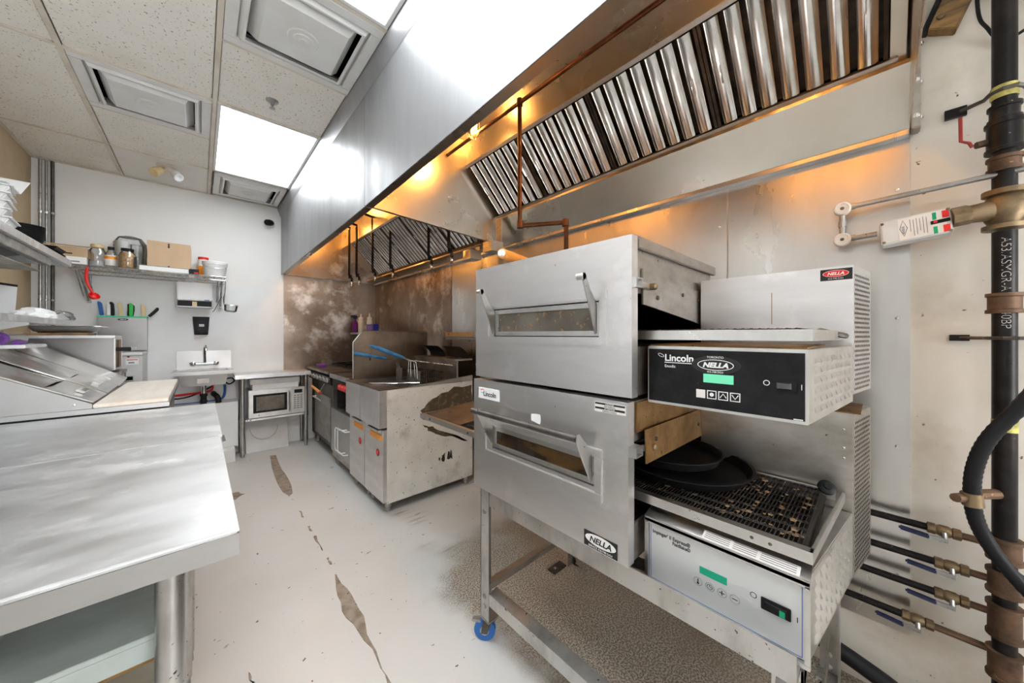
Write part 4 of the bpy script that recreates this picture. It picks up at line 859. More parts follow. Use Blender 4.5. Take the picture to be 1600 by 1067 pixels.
for j in range(3):
    gr=MB(); yc=3.98+j*.29
    for k in range(4): gr.box(1.23+k*.16,1.245+k*.16,yc-.13,yc+.13,.931,.955)
    gr.box(1.23,1.725,yc-.135,yc-.12,.931,.955); gr.box(1.23,1.725,yc+.12,yc+.135,.931,.955); gr.build('burner_grate','black',rg)
MB().box(1.50,1.828,3.37,4.85,1.315,1.34).build('high_shelf','steel_side',rg,bevel=.002); MB().box(1.812,1.830,3.40,4.80,.93,1.315).build('shelf_back','steel_scorch',rg)
for y in (3.85,4.69):
    for x in (1.08,1.74): MB().lathe([(.02,0),(.02,.12)],(x,y,0),12).build('foot','galv',rg)
pl=thing('paddle','wooden-handled steel paddle hooked on the range front','paddle',(.96,4.0,.72))
MB().tube([(.925,4.30,.735),(.930,3.98,.70)],[.012,.016],10).build('handle','orange_wood',pl); MB().tube([(.930,3.98,.70),(.932,3.93,.695)],[.017,.012],10).build('collar','red_dark',pl)
MB().box(.925,.929,3.62,3.93,.60,.695).build('blade','steel',pl); MB().tube([(.93,3.99,.712),(.95,3.99,.75),(.973,3.99,.79)],.003,5).build('hook','steel',pl)
tag(MB().prism([(1.05,.926),(1.11,.926),(1.115,.955),(1.045,.955)],'y',4.45,4.66).build('plastic_tray','purple',bevel=.003),'small purple plastic tray on the range front ledge','tray')
# bottles on the high shelf
def squeeze(x,y,label):
    t=thing('squeeze_bottle',label,'bottle',(x,y,1.341),'squeeze bottles')
    MB().lathe([(0,0),(.032,0),(.035,.006),(.035,.15),(.028,.168),(.028,.172)],(x,y,1.341),16).build('bottle_body','label_white',t); MB().lathe([(.030,.172),(.030,.19),(.012,.20),(.006,.245),(0,.246)],(x,y,1.341),14).build('nozzle','paper',t)
squeeze(1.555,4.60,'left of two cream squeeze bottles on the range shelf'); squeeze(1.60,4.42,'right of two cream squeeze bottles, behind the blue box')
sb_=thing('spray_bottle','purple spray bottle at the far end of the range shelf','bottle',(1.535,4.76,1.341))
MB().lathe([(0,0),(.036,0),(.038,.006),(.038,.11),(.014,.16),(.014,.175)],(1.535,4.76,1.341),16).build('bottle_body','purple_liquid',sb_); MB().prism([(1.48,1.55),(1.50,1.54),(1.515,1.518),(1.552,1.518),(1.565,1.56),(1.53,1.575),(1.48,1.57)],'y',4.748,4.772).build('trigger_head','navy',sb_,bevel=.003)
bx=MB().box(1.535,1.60,4.12,4.34,1.341,1.44).build('blue_carton','blue_box',bevel=.002); tag(bx,'bright blue carton on the range shelf beside the bottles','carton')
MB().box(1.5335,1.5348,4.16,4.30,1.37,1.42).build('print_panel','purple',bx)
ws=thing('wall_rack','wooden strip on the right wall above the fryer flues','rack',(1.81,2.6,1.29))
MB().box(1.80,1.833,2.20,2.93,1.292,1.335).build('strip','wood',ws,bevel=.002); MB().lathe([(.007,0),(.006,.003),(0,.004)],(1.80,2.86,1.318),8,(-1,0,0)).build('screw','red_dark',ws); MB().box(1.79,1.833,2.20,2.90,1.262,1.288).build('rail','steel',ws,bevel=.001)
# ---------------------------------------------------------------- back wall
cam_=thing('security_camera','small black dome camera mounted high on the back wall','camera',(.63,4.86,2.60))
MB().lathe([(.03,0),(.03,.02),(.02,.03)],(.63,YB-.001,2.61),14,(0,-1,0)).build('mount','plastic_white',cam_); MB().lathe([(0,-.03),(.03,-.028),(.036,0),(.034,.05),(.025,.062),(0,.06)],(.60,4.80,2.615),16,(-.8,-.9,-.3)).build('housing','black',cam_)
# wire shelf
ws=thing('wire_shelf','chrome wire shelf on brackets along the back wall','shelf',(-.28,4.68,1.88))
sx0,sx1,sy0,sy1,sz=-.79,.195,4.49,4.852,1.893
w_=MB()
for y in (sy0,sy1): w_.tube([(sx0,y,sz),(sx1,y,sz)],.004,6); w_.tube([(sx0,y,sz-.035),(sx1,y,sz-.035)],.0035,6)
for x in (sx0,sx1): w_.tube([(x,sy0,sz),(x,sy1,sz)],.004,6); w_.tube([(x,sy0,sz-.035),(x,sy1,sz-.035)],.0035,6)
n=40
for y in (sy0,sy1): w_.tube([(sx0+(sx1-sx0)*k/n,y,sz-(.035 if k%2 else .0)) for k in range(n+1)],.0025,5)
for k in range(1,46): x=sx0+(sx1-sx0)*k/46; w_.tube([(x,sy0,sz+.004),(x,sy1,sz+.004)],.002,4)
w_.build('wire_deck','chrome',ws,kind='stuff')
for x in (-.735,.165):
    b=MB().box(x-.012,x+.012,4.835,4.865,1.60,1.86).build('bracket','galv',ws)
    MB().tube([(x,4.84,1.62),(x,4.50,1.850)],.008,8).build('brace','galv',b); MB().tube([(x,4.84,1.852),(x,4.49,1.852)],.006,6).build('arm','galv',b)
    for d in (-.03,.03): MB().tube([(x+d,4.84,1.66),(x+d,4.56,1.853)],.005,6).build('brace','galv',b)
S0=sz+.0065
def carton(name,x0,x1,y0,y1,z0,z1,mat,label,parts=()):
    t=thing(name,label,'box',((x0+x1)/2,(y0+y1)/2,z0)); b=MB().box(x0,x1,y0,y1,z0,z1).build('carton',mat,t,bevel=.002)
    for p in parts: MB().box(*p[1:7]).build(p[0],p[7],t)
    return t
carton('cardboard_box',-.90,-.705,4.55,4.78,S0,S0+.065,'paper','flat white carton at the left end of the wire shelf',[('print_line',-.83,-.74,4.5488,4.5498,S0+.02,S0+.03,'ink_grey')])
cb=carton('cardboard_box',-.92,-.70,4.56,4.80,S0+.066,S0+.145,'card','open brown cardboard box on the white carton',[('printed_mark',-.85,-.78,4.5588,4.5598,S0+.085,S0+.095,'ink_black')])
MB().hexa([(-.92,4.555,S0+.147),(-.70,4.555,S0+.147),(-.70,4.67,S0+.175),(-.92,4.67,S0+.175)],[(-.92,4.555,S0+.150),(-.70,4.555,S0+.150),(-.70,4.67,S0+.178),(-.92,4.67,S0+.178)]).build('flap','card',cb)
j=thing('glass_jar','empty glass jar with yellow lid on the wire shelf','jar',(-.655,4.62,S0))
MB().lathe([(0,0),(.05,0),(.053,.006),(.053,.13),(.035,.165),(.035,.17)],(-.655,4.62,S0),20).build('jar_body','clear_glass',j); MB().lathe([(.038,.168),(.040,.170),(.040,.195),(.036,.198),(0,.198)],(-.655,4.62,S0),18).build('lid','tan',j)
MB().lathe([(0,.003),(.046,.003),(.046,.05),(0,.055)],(-.655,4.62,S0),16).build('contents','plastic_grey',j)
j=thing('sauce_bottle','labelled bottle with black cap between the two jars','bottle',(-.575,4.60,S0))
MB().lathe([(0,0),(.036,0),(.038,.005),(.038,.12),(.02,.15),(.018,.165)],(-.575,4.60,S0),16).build('bottle_body','plastic_clear',j); MB().lathe([(.0385,.02),(.0385,.11)],(-.575,4.60,S0),16).build('label','label_white',j); MB().lathe([(.021,.16),(.021,.185),(0,.186)],(-.575,4.60,S0),12).build('cap','black',j)
MB().lathe([(.039,.075),(.039,.10)],(-.575,4.60,S0),16).build('label_band','orange',j)
j=thing('cup_bag','clear bag of stacked white plastic cups on the wire shelf','cups',(-.475,4.72,S0))
for dx,h in ((-.05,.27),(.045,.25)):
    MB().lathe([(.035,0)]+[q for k in range(6) for q in ((.036+.001*k,.02+k*(h-.06)/6),(.044,.022+k*(h-.06)/6))]+[(.046,h),(0,h)],(-.475+dx,4.72,S0),16).build('cup_stack','plastic_clear' if dx>0 else 'plastic_white',j)
bm=[]; random.seed(2)
MB().lathe([(.0,.0),(.10,.002),(.108,.05),(.104,.12),(.11,.19),(.105,.26),(.075,.31),(.03,.325),(0,.33)],(-.475,4.72,S0),14,sy=.85).build('bag','plastic_clear',j,ang=10)
j=thing('grain_jar','jar full of brown grain with black lid in front of the cup bag','jar',(-.475,4.56,S0))
MB().lathe([(0,0),(.05,0),(.053,.005),(.053,.12),(.036,.155),(.036,.16)],(-.475,4.56,S0),20).build('jar_body','clear_glass',j); MB().lathe([(0,.003),(.0495,.004),(.0500,.12),(.034,.145),(0,.146)],(-.475,4.56,S0),18).build('grain','grain',j); MB().lathe([(.040,.160),(.040,.180),(0,.181)],(-.475,4.56,S0),18).build('lid','black',j)
MB().box(-.430,-.415,4.52,4.53,S0+.02,S0+.11).build('label','ink_black',j)
carton('binder',-.40,-.08,4.51,4.80,S0,S0+.045,'paper','flat white binder lying under the cardboard box',[('spine',-.40,-.08,4.5085,4.5095,S0+.040,S0+.046,'ink_grey')])
cb=carton('cardboard_box',-.355,-.065,4.56,4.80,S0+.047,S0+.285,'card','large closed brown cardboard box in the middle of the wire shelf',[('tape_strip',-.225,-.205,4.5590,4.5597,S0+.05,S0+.284,'card')])
for z in (.265,.25,.238,.055): MB().lathe([(.008,0),(.007,.0008),(0,.001)],(-.215,4.559,S0+z),8,(0,-1,0)).build('hole','ink_black',cb)
t=carton('tool_box',-.075,-.005,4.52,4.60,S0,S0+.05,'black','small black and red tool case beside the white bucket',[('red_end',-.04,-.01,4.5185,4.5198,S0+.008,S0+.02,'red')])
j=thing('spice_jar','jar with a bright red lid behind the white bucket','jar',(.028,4.765,S0))
MB().lathe([(0,0),(.045,0),(.045,.18),(.04,.19)],(.028,4.765,S0),16).build('jar_body','label_white',j); MB().lathe([(.042,.19),(.042,.215),(0,.216)],(.028,4.765,S0),16).build('lid','red',j)
MB().lathe([(.0455,.03),(.0455,.12)],(.028,4.765,S0),16).build('label','orange',j)
j=thing('bucket','white plastic bucket with rim at the right end of the wire shelf','bucket',(.115,4.60,S0))
MB().lathe([(0,0),(.080,0),(.083,.004),(.094,.12),(.098,.125),(.098,.135),(.101,.137),(.101,.15),(.095,.153),(0,.153)],(.115,4.60,S0),28).build('bucket_body','plastic_white',j); MB().tube([(.115+.102*math.cos(a),4.60+.102*math.sin(a),S0+.128-.05*abs(math.sin(a*1))) for a in [PI+k*PI/10 for k in range(11)]],.002,5).build('bail','chrome',j)
la=thing('ladle','bright red plastic ladle hanging from the wire shelf','ladle',(-.66,4.478,1.62))
MB().tube(bez([(-.690,4.480,1.868),(-.695,4.478,1.80),(-.688,4.476,1.74),(-.67,4.472,1.69),(-.655,4.468,1.655)],6),[.010]*12+[.008]*13,8).build('handle','red',la); MB().lathe([(0,-.03),(.025,-.024),(.036,0),(.033,0),(.022,-.02),(0,-.026)],(-.648,4.46,1.64),16,(.5,-.6,.5)).build('bowl','red',la)
MB().tube([(-.690,4.480,1.866),(-.690,4.486,1.885),(-.690,4.492,1.880)],.003,5).build('hook','red',la)
sr=thing('strainer','steel strainer cup hanging off the shelf end bracket','strainer',(.21,4.52,1.55))
MB().lathe([(0,-.045),(.035,-.042),(.05,-.03),(.055,.03),(.058,.033),(.053,.033),(.047,-.026),(0,-.038)],(.235,4.50,1.585),20,(.1,-.15,1)).build('cup','plastic_clear',sr); MB().lathe([(.056,.028),(.059,.032),(.056,.036)],(.235,4.50,1.585),20,(.1,-.15,1)).build('rim','chrome',sr)
MB().tube(bez([(.185,4.51,1.61),(.175,4.50,1.68),(.19,4.495,1.76),(.19,4.493,1.86)],5),.004,6).build('handle','chrome',sr); MB().tube([(.165,4.50,1.70),(.11,4.50,1.56),(.095,4.50,1.535)],.003,5).build('skewer','steel_dark',sr)
# towel dispenser, soap dispenser
td=thing('towel_dispenser','white paper towel dispenser with dark lower band on the wall','dispenser',(-.035,4.77,1.60))
MB().box(-.165,.095,4.68,YB-.006,1.655,1.84).build('cover','plastic_white',td,bevel=.008); MB().box(-.162,.092,4.685,YB-.006,1.598,1.652).build('lower_band','rubber',td,bevel=.004); MB().box(-.162,.092,4.675,YB-.006,1.590,1.597).build('lip','plastic_white',td)
MB().box(-.055,-.02,4.683,4.6845,1.60,1.645).build('latch','tan',td); MB().box(.035,.075,4.6785,4.6798,1.660,1.668).build('maker_mark','ink_blue',td)
sd=thing('soap_dispenser','black soap dispenser on the wall above the hand sink','dispenser',(.012,4.82,1.30))
MB().prism([(-.055,1.50),(.078,1.50),(.066,1.31),(-.04,1.31)],'y',4.83,YB-.006).build('back_plate','rubber',sd,bevel=.003); MB().prism([(-.02,1.48),(.05,1.48),(.055,1.36),(.045,1.325),(-.015,1.325),(-.025,1.36)],'y',4.775,4.829).build('body','black',sd,bevel=.010); MB().box(-.005,.035,4.772,4.7745,1.395,1.42).build('window','plastic_grey',sd)
MB().lathe([(.022,0),(.020,.01),(0,.012)],(.015,4.775,1.35),14,(0,-1,0)).build('push_pad','rubber',sd)
# knife rack and knives
kr=thing('knife_rack','stainless wall knife rack with green top edge','knife rack',(-.525,4.83,1.17))
MB().box(-.677,-.372,4.775,YB-.006,1.165,1.470).build('case','steel_grey',kr,bevel=.003); q=MB().box(-.68,-.369,4.772,YB-.006,1.471,1.484).build('top_insert','green_edge',kr)
MB().lathe([(.035,0),(.034,.0008),(0,.001)],(-.525,4.775,1.452),24,(0,-1,0),sy=.28).build('badge','ink_black',kr); text('NELLA',.013,(-.525,4.7735,1.4475),(1,0,0),(0,0,1),'ink_white',kr,align='CENTER',shear=.25)
for i,(x,lean,h,m,lab) in enumerate(((-.655,-.12,.13,'blue','knife with blue handle at the left end of the rack'),(-.612,-.03,.12,'plastic_white','knife with white handle second in the rack'),(-.590,-.06,.13,'black','knife with black handle next to the white one'),(-.538,-.10,.125,'tan','tan-handled knife left of the green handle'),(-.485,.02,.12,'black','wide black handle just behind the green knife'),(-.478,.0,.125,'green','knife with bright green handle in the rack'),(-.395,-.05,.12,'tan','tan-handled knife right of the green handle'),(-.362,.75,.11,'black','black-handled knife leaning out at the right end'))):
    y=4.80 if i!=4 else 4.832; o=thing('knife',lab,'knife',(x,y,1.486),'knives in the rack'); up=Vector((lean,-.05,1)).normalized()
    w=.020 if i!=4 else .034; b=Vector((x,y,1.487)); sd_=Vector((1,0,-lean)).normalized()
    pr=[b+sd_*-w*.6,b+sd_*w*.6,b+up*h*.45+sd_*w*.75,b+up*h*.85+sd_*w*.75,b+up*h+sd_*w*.1,b+up*h*.97-sd_*w*.6,b+up*h*.5-sd_*w*.55]
    N=len(pr); mm=MB().add([p+Vector((0,-.008,0)) for p in pr]+[p+Vector((0,.008,0)) for p in pr],[tuple(range(N)),tuple(range(2*N-1,N-1,-1))]+[(k,(k+1)%N,N+(k+1)%N,N+k) for k in range(N)]); mm.build('handle',m,o,bevel=.004)
    if i==7: MB().obox(b-up*.0+sd_*-.004-Vector((0,.001,0)),sd_*.008,Vector((0,.002,0)),-up*.0008).build('blade','steel',o)
# white cabinet under the rack
wc=thing('white_cabinet','white cabinet against the back wall under the knife rack','cabinet',(-.68,4.62,0))
MB().box(-1.0,-.375,4.42,YB-.006,.05,1.13).build('body','white_enamel',wc,bevel=.006); MB().box(-1.0,-.372,4.41,YB-.006,1.131,1.15).build('top','plastic_white',wc,bevel=.003); MB().box(-.98,-.40,4.45,4.85,0,.05).build('plinth','black',wc)
lb=MB().box(-.47,-.395,4.4185,4.4198,1.05,1.10).build('label','paper',wc); MB().box(-.465,-.40,4.4175,4.4184,1.088,1.095).build('label_print','ink_red',lb); MB().box(-.455,-.42,4.4175,4.4184,1.06,1.072).build('label_print','ink_grey',lb)
vt=MB().ring('y',4.412,4.4195,-.56,-.42,.905,.955,.008).build('vent','plastic_grey',wc); MB().box(-.552,-.428,4.4165,4.4185,.914,.946).build('vent_slot','black_void',vt)
MB().lathe([(.008,0),(.007,.004),(0,.005)],(-.455,4.4195,1.118),10,(0,-1,0)).build('knob','red_dark',wc)
# hand sink
hs=thing('hand_sink','small stainless wall-hung hand sink with backsplash','sink',(.03,4.7,.80))
MB().box(-.175,.255,4.850,YB-.0055,.93,1.140).build('backsplash','steel',hs,bevel=.004)
MB().box(-.175,.255,4.80,4.849,.945,.952).build('faucet_deck','steel',hs)
MB().ring('z',.915,.951,-.195,.262,4.50,4.80,.045).build('rim','steel',hs,bevel=.006)
bw=MB(); o_=[(-.152,4.545),(.219,4.545),(.219,4.757),(-.152,4.757)]; i_=[(-.13,4.565),(.195,4.565),(.195,4.745),(-.13,4.745)]
bw.add([(x,y,.93) for x,y in o_]+[(x,y,.80) for x,y in i_]+[(x*1.0+(.006 if x<0 else -.006),y,.93) for x,y in o_]+[(x+(.006 if x<0 else -.006),y+(.006 if y<4.6 else -.006),.806) for x,y in i_],
  [(0,1,5,4),(1,2,6,5),(2,3,7,6),(3,0,4,7),(4,5,6,7),(8,12,13,9),(9,13,14,10),(10,14,15,11),(11,15,12,8),(12,15,14,13),(0,8,9,1),(1,9,10,2),(2,10,11,3),(3,11,8,0)]); bw.build('bowl','steel',hs)
MB().box(-.02,.07,4.543,4.5445,.83,.875).build('label','label_white',hs)
fc=thing('faucet','chrome gooseneck faucet on the hand sink backsplash','faucet',(.04,4.84,1.0))
MB().tube([(-.045,4.822,1.005),(.125,4.822,1.005)],.017,12).build('bridge','chrome',fc); MB().tube(bez([(.04,4.822,1.005),(.04,4.822,1.10),(.04,4.81,1.175),(.045,4.775,1.195),(.05,4.735,1.175),(.05,4.725,1.145)],6),.0105,10).build('spout','chrome',fc)
for x in (-.05,.13):
    MB().lathe([(.022,0),(.024,.01),(.02,.03),(.012,.035)],(x,4.822,1.005),14,(0,-1,.2)).build('valve_cap','chrome',fc); MB().tube([(x,4.79,1.010),(x+(.02 if x>0 else -.02),4.77,1.02)],.006,8).build('lever','chrome',fc); MB().tube([(x,4.822,1.0),(x,4.851,1.0)],.012,8).build('shank','chrome',fc)
dt=thing('drain_trap','chrome tailpiece with black plastic trap below the hand sink','drain',(.04,4.66,.5))
MB().tube([(.03,4.65,.798),(.03,4.65,.68)],.022,14).build('tailpiece','chrome',dt); MB().tube(bez([(.03,4.65,.70),(.03,4.65,.60),(.045,4.655,.545),(.09,4.665,.53),(.135,4.675,.56),(.145,4.68,.62),(.13,4.70,.67),(.11,4.78,.68),(.11,4.862,.68)],6),.024,12).build('trap','rubber',dt)
for z in (.685,.62): MB().lathe([(.028,0),(.030,.004),(.030,.024),(.028,.028)],(.03,4.65,z),12).build('nut','rubber',dt)
for i,(P,m,lab) in enumerate((([(-.365,4.80,.70),(-.2,4.80,.695),(.0,4.80,.705),(.09,4.81,.72),(.10,4.83,.80),(.10,4.84,.93)],'red','red water hose running left below the hand sink'),([(-.365,4.82,.62),(-.2,4.82,.60),(.05,4.82,.60),(.17,4.82,.62),(.20,4.82,.68),(.20,4.83,.80),(.20,4.84,.93)],'blue','blue water hose running below the hand sink'),([(-.365,4.845,.675),(-.15,4.845,.655),(.0,4.845,.70),(.16,4.845,.80),(.25,4.84,.835),(.28,4.83,.80),(.24,4.83,.77),(.2,4.84,.80)],'rubber','black cable coiled below the hand sink'))):
    tag(MB().tube(bez(P,8),.011 if i<2 else .007,8).build('water_hose',m),lab,'hose')
# small side table with microwave
tb=thing('side_table','small steel side table holding the microwave','table',(.64,4.7,0))
MB().box(.268,.962,4.53,4.858,.865,.885).box(.268,.962,4.53,4.545,.842,.866).build('top','steel_table',tb,bevel=.003)
for x,y in ((.335,4.60),(.925,4.60),(.335,4.82),(.925,4.82)):
    l=MB().tube([(x,y,.03),(x,y,.865)],.0195,14).build('leg','leg_steel',tb); MB().lathe([(.014,0),(.018,.003),(.016,.03)],(x,y,0),12).build('foot','galv',l)
    MB().lathe([(.024,0),(.024,.05)],(x,y,.36),14).build('shelf_clamp','galv',l)
MB().box(.36,.905,4.585,4.84,.375,.395).build('undershelf','steel_table',tb,bevel=.002); m=MB().box(.362,.42,4.5835,4.5848,.378,.393).build('sticker','paper',tb); MB().lathe([(.006,0),(.006,.0005),(0,.0006)],(.375,4.5834,.386),8,(0,-1,0)).build('sticker_mark','ink_blue',m)
MB().box(.395,.41,4.5828,4.5834,.382,.390).build('sticker_mark','ink_black',m)
mw=thing('microwave','stainless microwave oven on the side table shelf','microwave',(.65,4.7,.397))
MB().box(.385,.912,4.60,4.845,.40,.705).build('case','steel',mw,bevel=.004)
d=MB().box(.388,.775,4.585,4.599,.405,.700).build('door','alu',mw,bevel=.003); MB().box(.425,.735,4.582,4.5845,.455,.655).build('window','black',d); MB().box(.452,.708,4.5806,4.5818,.478,.632).build('screen','oven_glass_dirty',d)
MB().tube([(.757,4.585,.44),(.757,4.560,.45),(.757,4.555,.55),(.757,4.560,.66),(.757,4.585,.67)],.006,8).build('door_handle','alu',d)
p=MB().box(.778,.909,4.586,4.599,.405,.700).build('control_panel','alu',mw,bevel=.002); MB().box(.805,.885,4.584,4.5855,.635,.675).build('display','black',p); 
for r in range(7):
    for c in range(3): MB().box(.800+c*.032,.822+c*.032,4.5845,4.5858,.455+r*.024,.468+r*.024).build('key','ink_grey',p)
MB().box(.39,.50,4.61,4.84,.396,.3995).build('foot_pad','rubber',mw)
carton('parcel',.42,.85,4.60,4.84,.7065,.765,'plastic_white','white foam tray on top of the microwave',())
carton('parcel',.40,.86,4.59,4.84,.766,.825,'white_enamel','white flat box on the foam tray under the table top',())
lp=thing('leaning_panel','white board with a round ring mark leaning under the side table','board',(.56,4.76,0))
MB().hexa([(.375,4.70,.0),(.77,4.70,.0),(.77,4.715,.0),(.375,4.715,.0)],[(.375,4.835,.335),(.77,4.835,.335),(.77,4.85,.335),(.375,4.85,.335)]).build('board','white_enamel',lp,bevel=.002)
MB().tube([(.545+.13*math.cos(a),4.698+.405*(.25+.13*math.sin(a)*1.0),.25+.13*math.sin(a)*1.0) for a in [PI+k*PI/16 for k in range(17)]],.002,4).build('ring_mark','ink_grey',lp)
# boxed plinth below the sink
bp_=thing('floor_box','white boxed-in ledge on the floor below the hand sink','box',(.05,4.7,0)); MB().box(-.30,.27,4.50,YB-.016,0,.13).build('ledge','wall_frp',bp_,bevel=.003); MB().box(-.30,.30,4.62,YB-.016,.131,.60).build('panel','wall_frp',bp_,bevel=.003); MB().prism(jag([(.17,.20),(.20,.20),(.19,.26),(.175,.27)],3,.004),'y',4.6185,4.6198).build('scuff','ink_grey',bp_)
# ---------------------------------------------------------------- left side: tables, prep unit, shelves
def worktable(y0,y1,x1,label,shelves):
    t=thing('work_table',label,'table',(-.5,(y0+y1)/2,0)); x0=-1.035
    MB().box(x0,x1,y0,y1,.888,.900).build('top','steel_table',t,bevel=.004)
    MB().box(x0,x1-.0005,y0+.0005,y0+.004,.845,.890).box(x1-.004,x1-.0005,y0+.004,y1-.004,.845,.890).box(x0,x1-.0005,y1-.004,y1-.0005,.845,.890).build('apron','steel',t)
    MB().box(x0+.35,x1-.35,y0+.3,y1-.3,.86,.887).build('underframe','steel_dark',t)
    for x in (x1-.105,x0+.05):
        for y in (y0+.048,y1-.08):
            l=MB().tube([(x,y,.04),(x,y,.887)],.0225,18).build('leg','leg_steel',t); MB().lathe([(.018,0),(.020,.003),(.017,.042)],(x,y,0),14).build('foot','galv',l)
    for z in shelves:
        MB().box(x0,x1-.130,y0+.085,y1-.06,z-.010,z).box(x0,x1-.130,y0+.085,y0+.090,z-.05,z-.010).build('undershelf','shelf_galv',t,bevel=.001)
        MB().box(x0,x1-.131,y0+.092,y0+.12,z-.06,z-.012).build('shelf_beam','steel_brown',t)
    return t
worktable(.918,1.818,.062,'large steel work table nearest to the viewer with a round leg',(.70,.50))
worktable(1.826,2.712,.068,'steel work table between the nearest table and the prep unit',(.40,))
pn=thing('steel_pan','deep steel insert pan with brown lettering under the near table','pan',(-.38,1.2,.70))
MB().hexa([(-.52,1.08,.704),(-.285,1.08,.704),(-.285,1.30,.704),(-.52,1.30,.704)],[(-.55,1.05,.835),(-.255,1.05,.835),(-.255,1.33,.835),(-.55,1.33,.835)]).build('pan_body','steel',pn,bevel=.02,seg=4)
MB().ring('z',.832,.838,-.565,-.240,1.035,1.345,.014).build('pan_rim','steel',pn,bevel=.002)
text('PEI',.05,(-.39,1.0495,.76),(1,0,-.1),(.1,-.22,1),'steel_brown',pn,bold=.0005)
# pizza prep refrigerator
pr=thing('prep_unit','steel refrigerated prep unit with sloping lids and cutting board rail','prep table',(-.58,3.28,0))
PY0,PY1=2.722,3.86
MB().box(-1.03,-.15,PY0+.01,PY1,.08,.895).build('cabinet','steel_side',pr,bevel=.003)
for x in (-.98,-.20):
    for y in (PY0+.06,PY1-.06): MB().lathe([(.022,0),(.022,.08)],(x,y,0),12).build('foot','galv',pr)
MB().box(-1.03,-.128,PY0,PY1,.896,.906).build('gasket','black',pr); MB().box(-1.03,-.126,PY0-.002,PY1,.907,.932).build('top_ledge','steel',pr,bevel=.002)
e=MB().prism([(-1.03,.933),(-.404,.933),(-.404,.956),(-.665,1.105),(-.88,1.222),(-1.03,1.222)],'y',PY0,PY0+.012).build('end_panel','steel',pr,bevel=.002)
MB().lathe([(.006,0),(.005,.003),(0,.004)],(-.46,PY0,.96),8,(0,-1,0)).build('screw','chrome',e)
MB().prism([(-1.03,.933),(-.404,.933),(-.404,.950),(-.665,1.099),(-.88,1.216),(-1.03,1.216)],'y',PY0+.013,PY1).build('rail_body','steel_side',pr)
sl=Vector((-.476,0,.266)).normalized(); nn=Vector((.266,0,.476)).normalized()
yy=PY0+.014
for i,(wd,tilt) in enumerate(((.365,0),(.375,.010),(.375,.022))):
    o=Vector((-.404,yy,.957))+nn*.002; u=Vector((0,wd-.006,tilt)); L_=sl*.50
    l=MB().obox(o,u,L_+nn*tilt*1.5,nn*.007).build('lid','chrome' if 0 else 'steel_filter',pr,bevel=.002)
    a=o+u*.35+sl*.06+nn*.009; MB().obox(a,u*.30,sl*.035,nn*.012).build('lid_handle','chrome',l,bevel=.003)
    q=o+nn*.0075; f=MB().add([q+sl*.18+u*.02,q+sl*.18+u*.5+nn*.012,q+sl*.18+u*.98,q+sl*.49+u*.02,q+sl*.49+u*.5+nn*.03,q+sl*.49+u*.98],[(0,1,4,3),(1,2,5,4)]); f.build('lid_crease','steel_filter',l)
    yy+=wd
bd=tag(MB().box(-.402,-.130,PY0+.004,PY1-.01,.9325,.952).build('cutting_board','board',bevel=.003),'long pale cutting board on the aisle edge of the prep unit','cutting board')
# toaster and its stand
es=thing('equipment_stand','plain steel stand behind the prep unit carrying the toaster','stand',(-.67,4.1,0)); MB().box(-.90,-.45,3.90,4.30,1.0,1.025).build('top','steel_side',es)
for x in (-.88,-.47):
    for y in (3.92,4.28): MB().tube([(x,y,0),(x,y,1.0)],.016,10).build('leg','leg_steel',es)
to=thing('toaster','long ribbed steel slot toaster with black handle behind the prep unit','toaster',(-.67,4.05,1.026))
MB().box(-.90,-.475,3.91,4.22,1.04,1.285).build('case','steel_grey',to,bevel=.004); MB().box(-.905,-.47,3.902,4.225,1.286,1.305).build('top_cover','steel_table',to,bevel=.003)
for k in range(3): MB().box(-.88,-.52,3.906,3.9098,1.205-.035*k,1.215-.035*k).build('rib','steel_grey',to,bevel=.001)
MB().ring('x',-.4748,-.468,3.912,4.218,1.045,1.285,.012).build('mouth_frame','alu',to); MB().box(-.4748,-.4715,3.925,4.205,1.058,1.272).build('mouth','steel_brown',to); MB().box(-.471,-.4685,4.04,4.06,1.06,1.27).build('mouth_bar','black',to)
h=MB().box(-.47,-.39,3.93,3.95,1.185,1.215).build('handle','black',to,bevel=.004); MB().box(-.389,-.365,3.93,3.95,1.185,1.215).build('handle_cap','plastic_clear',h)
MB().box(-.88,-.50,3.93,4.20,1.026,1.039).build('base','rubber',to)
tag(MB().box(-.88,-.60,3.93,4.20,1.3055,1.322).build('wooden_board','wood_dirty',bevel=.002),'thin brown board under the steel pan on the toaster','board')
sp_=thing('sheet_pan','shallow steel pan stored on the toaster below the shelf','pan',(-.72,4.05,1.323)); MB().hexa([(-.84,3.96,1.324),(-.60,3.96,1.324),(-.60,4.16,1.324),(-.84,4.16,1.324)],[(-.87,3.92,1.372),(-.555,3.92,1.372),(-.555,4.20,1.372),(-.87,4.20,1.372)]).build('pan_body','steel',sp_,bevel=.012,seg=3); MB().ring('z',1.370,1.374,-.885,-.54,3.91,4.21,.012).build('pan_rim','chrome',sp_)
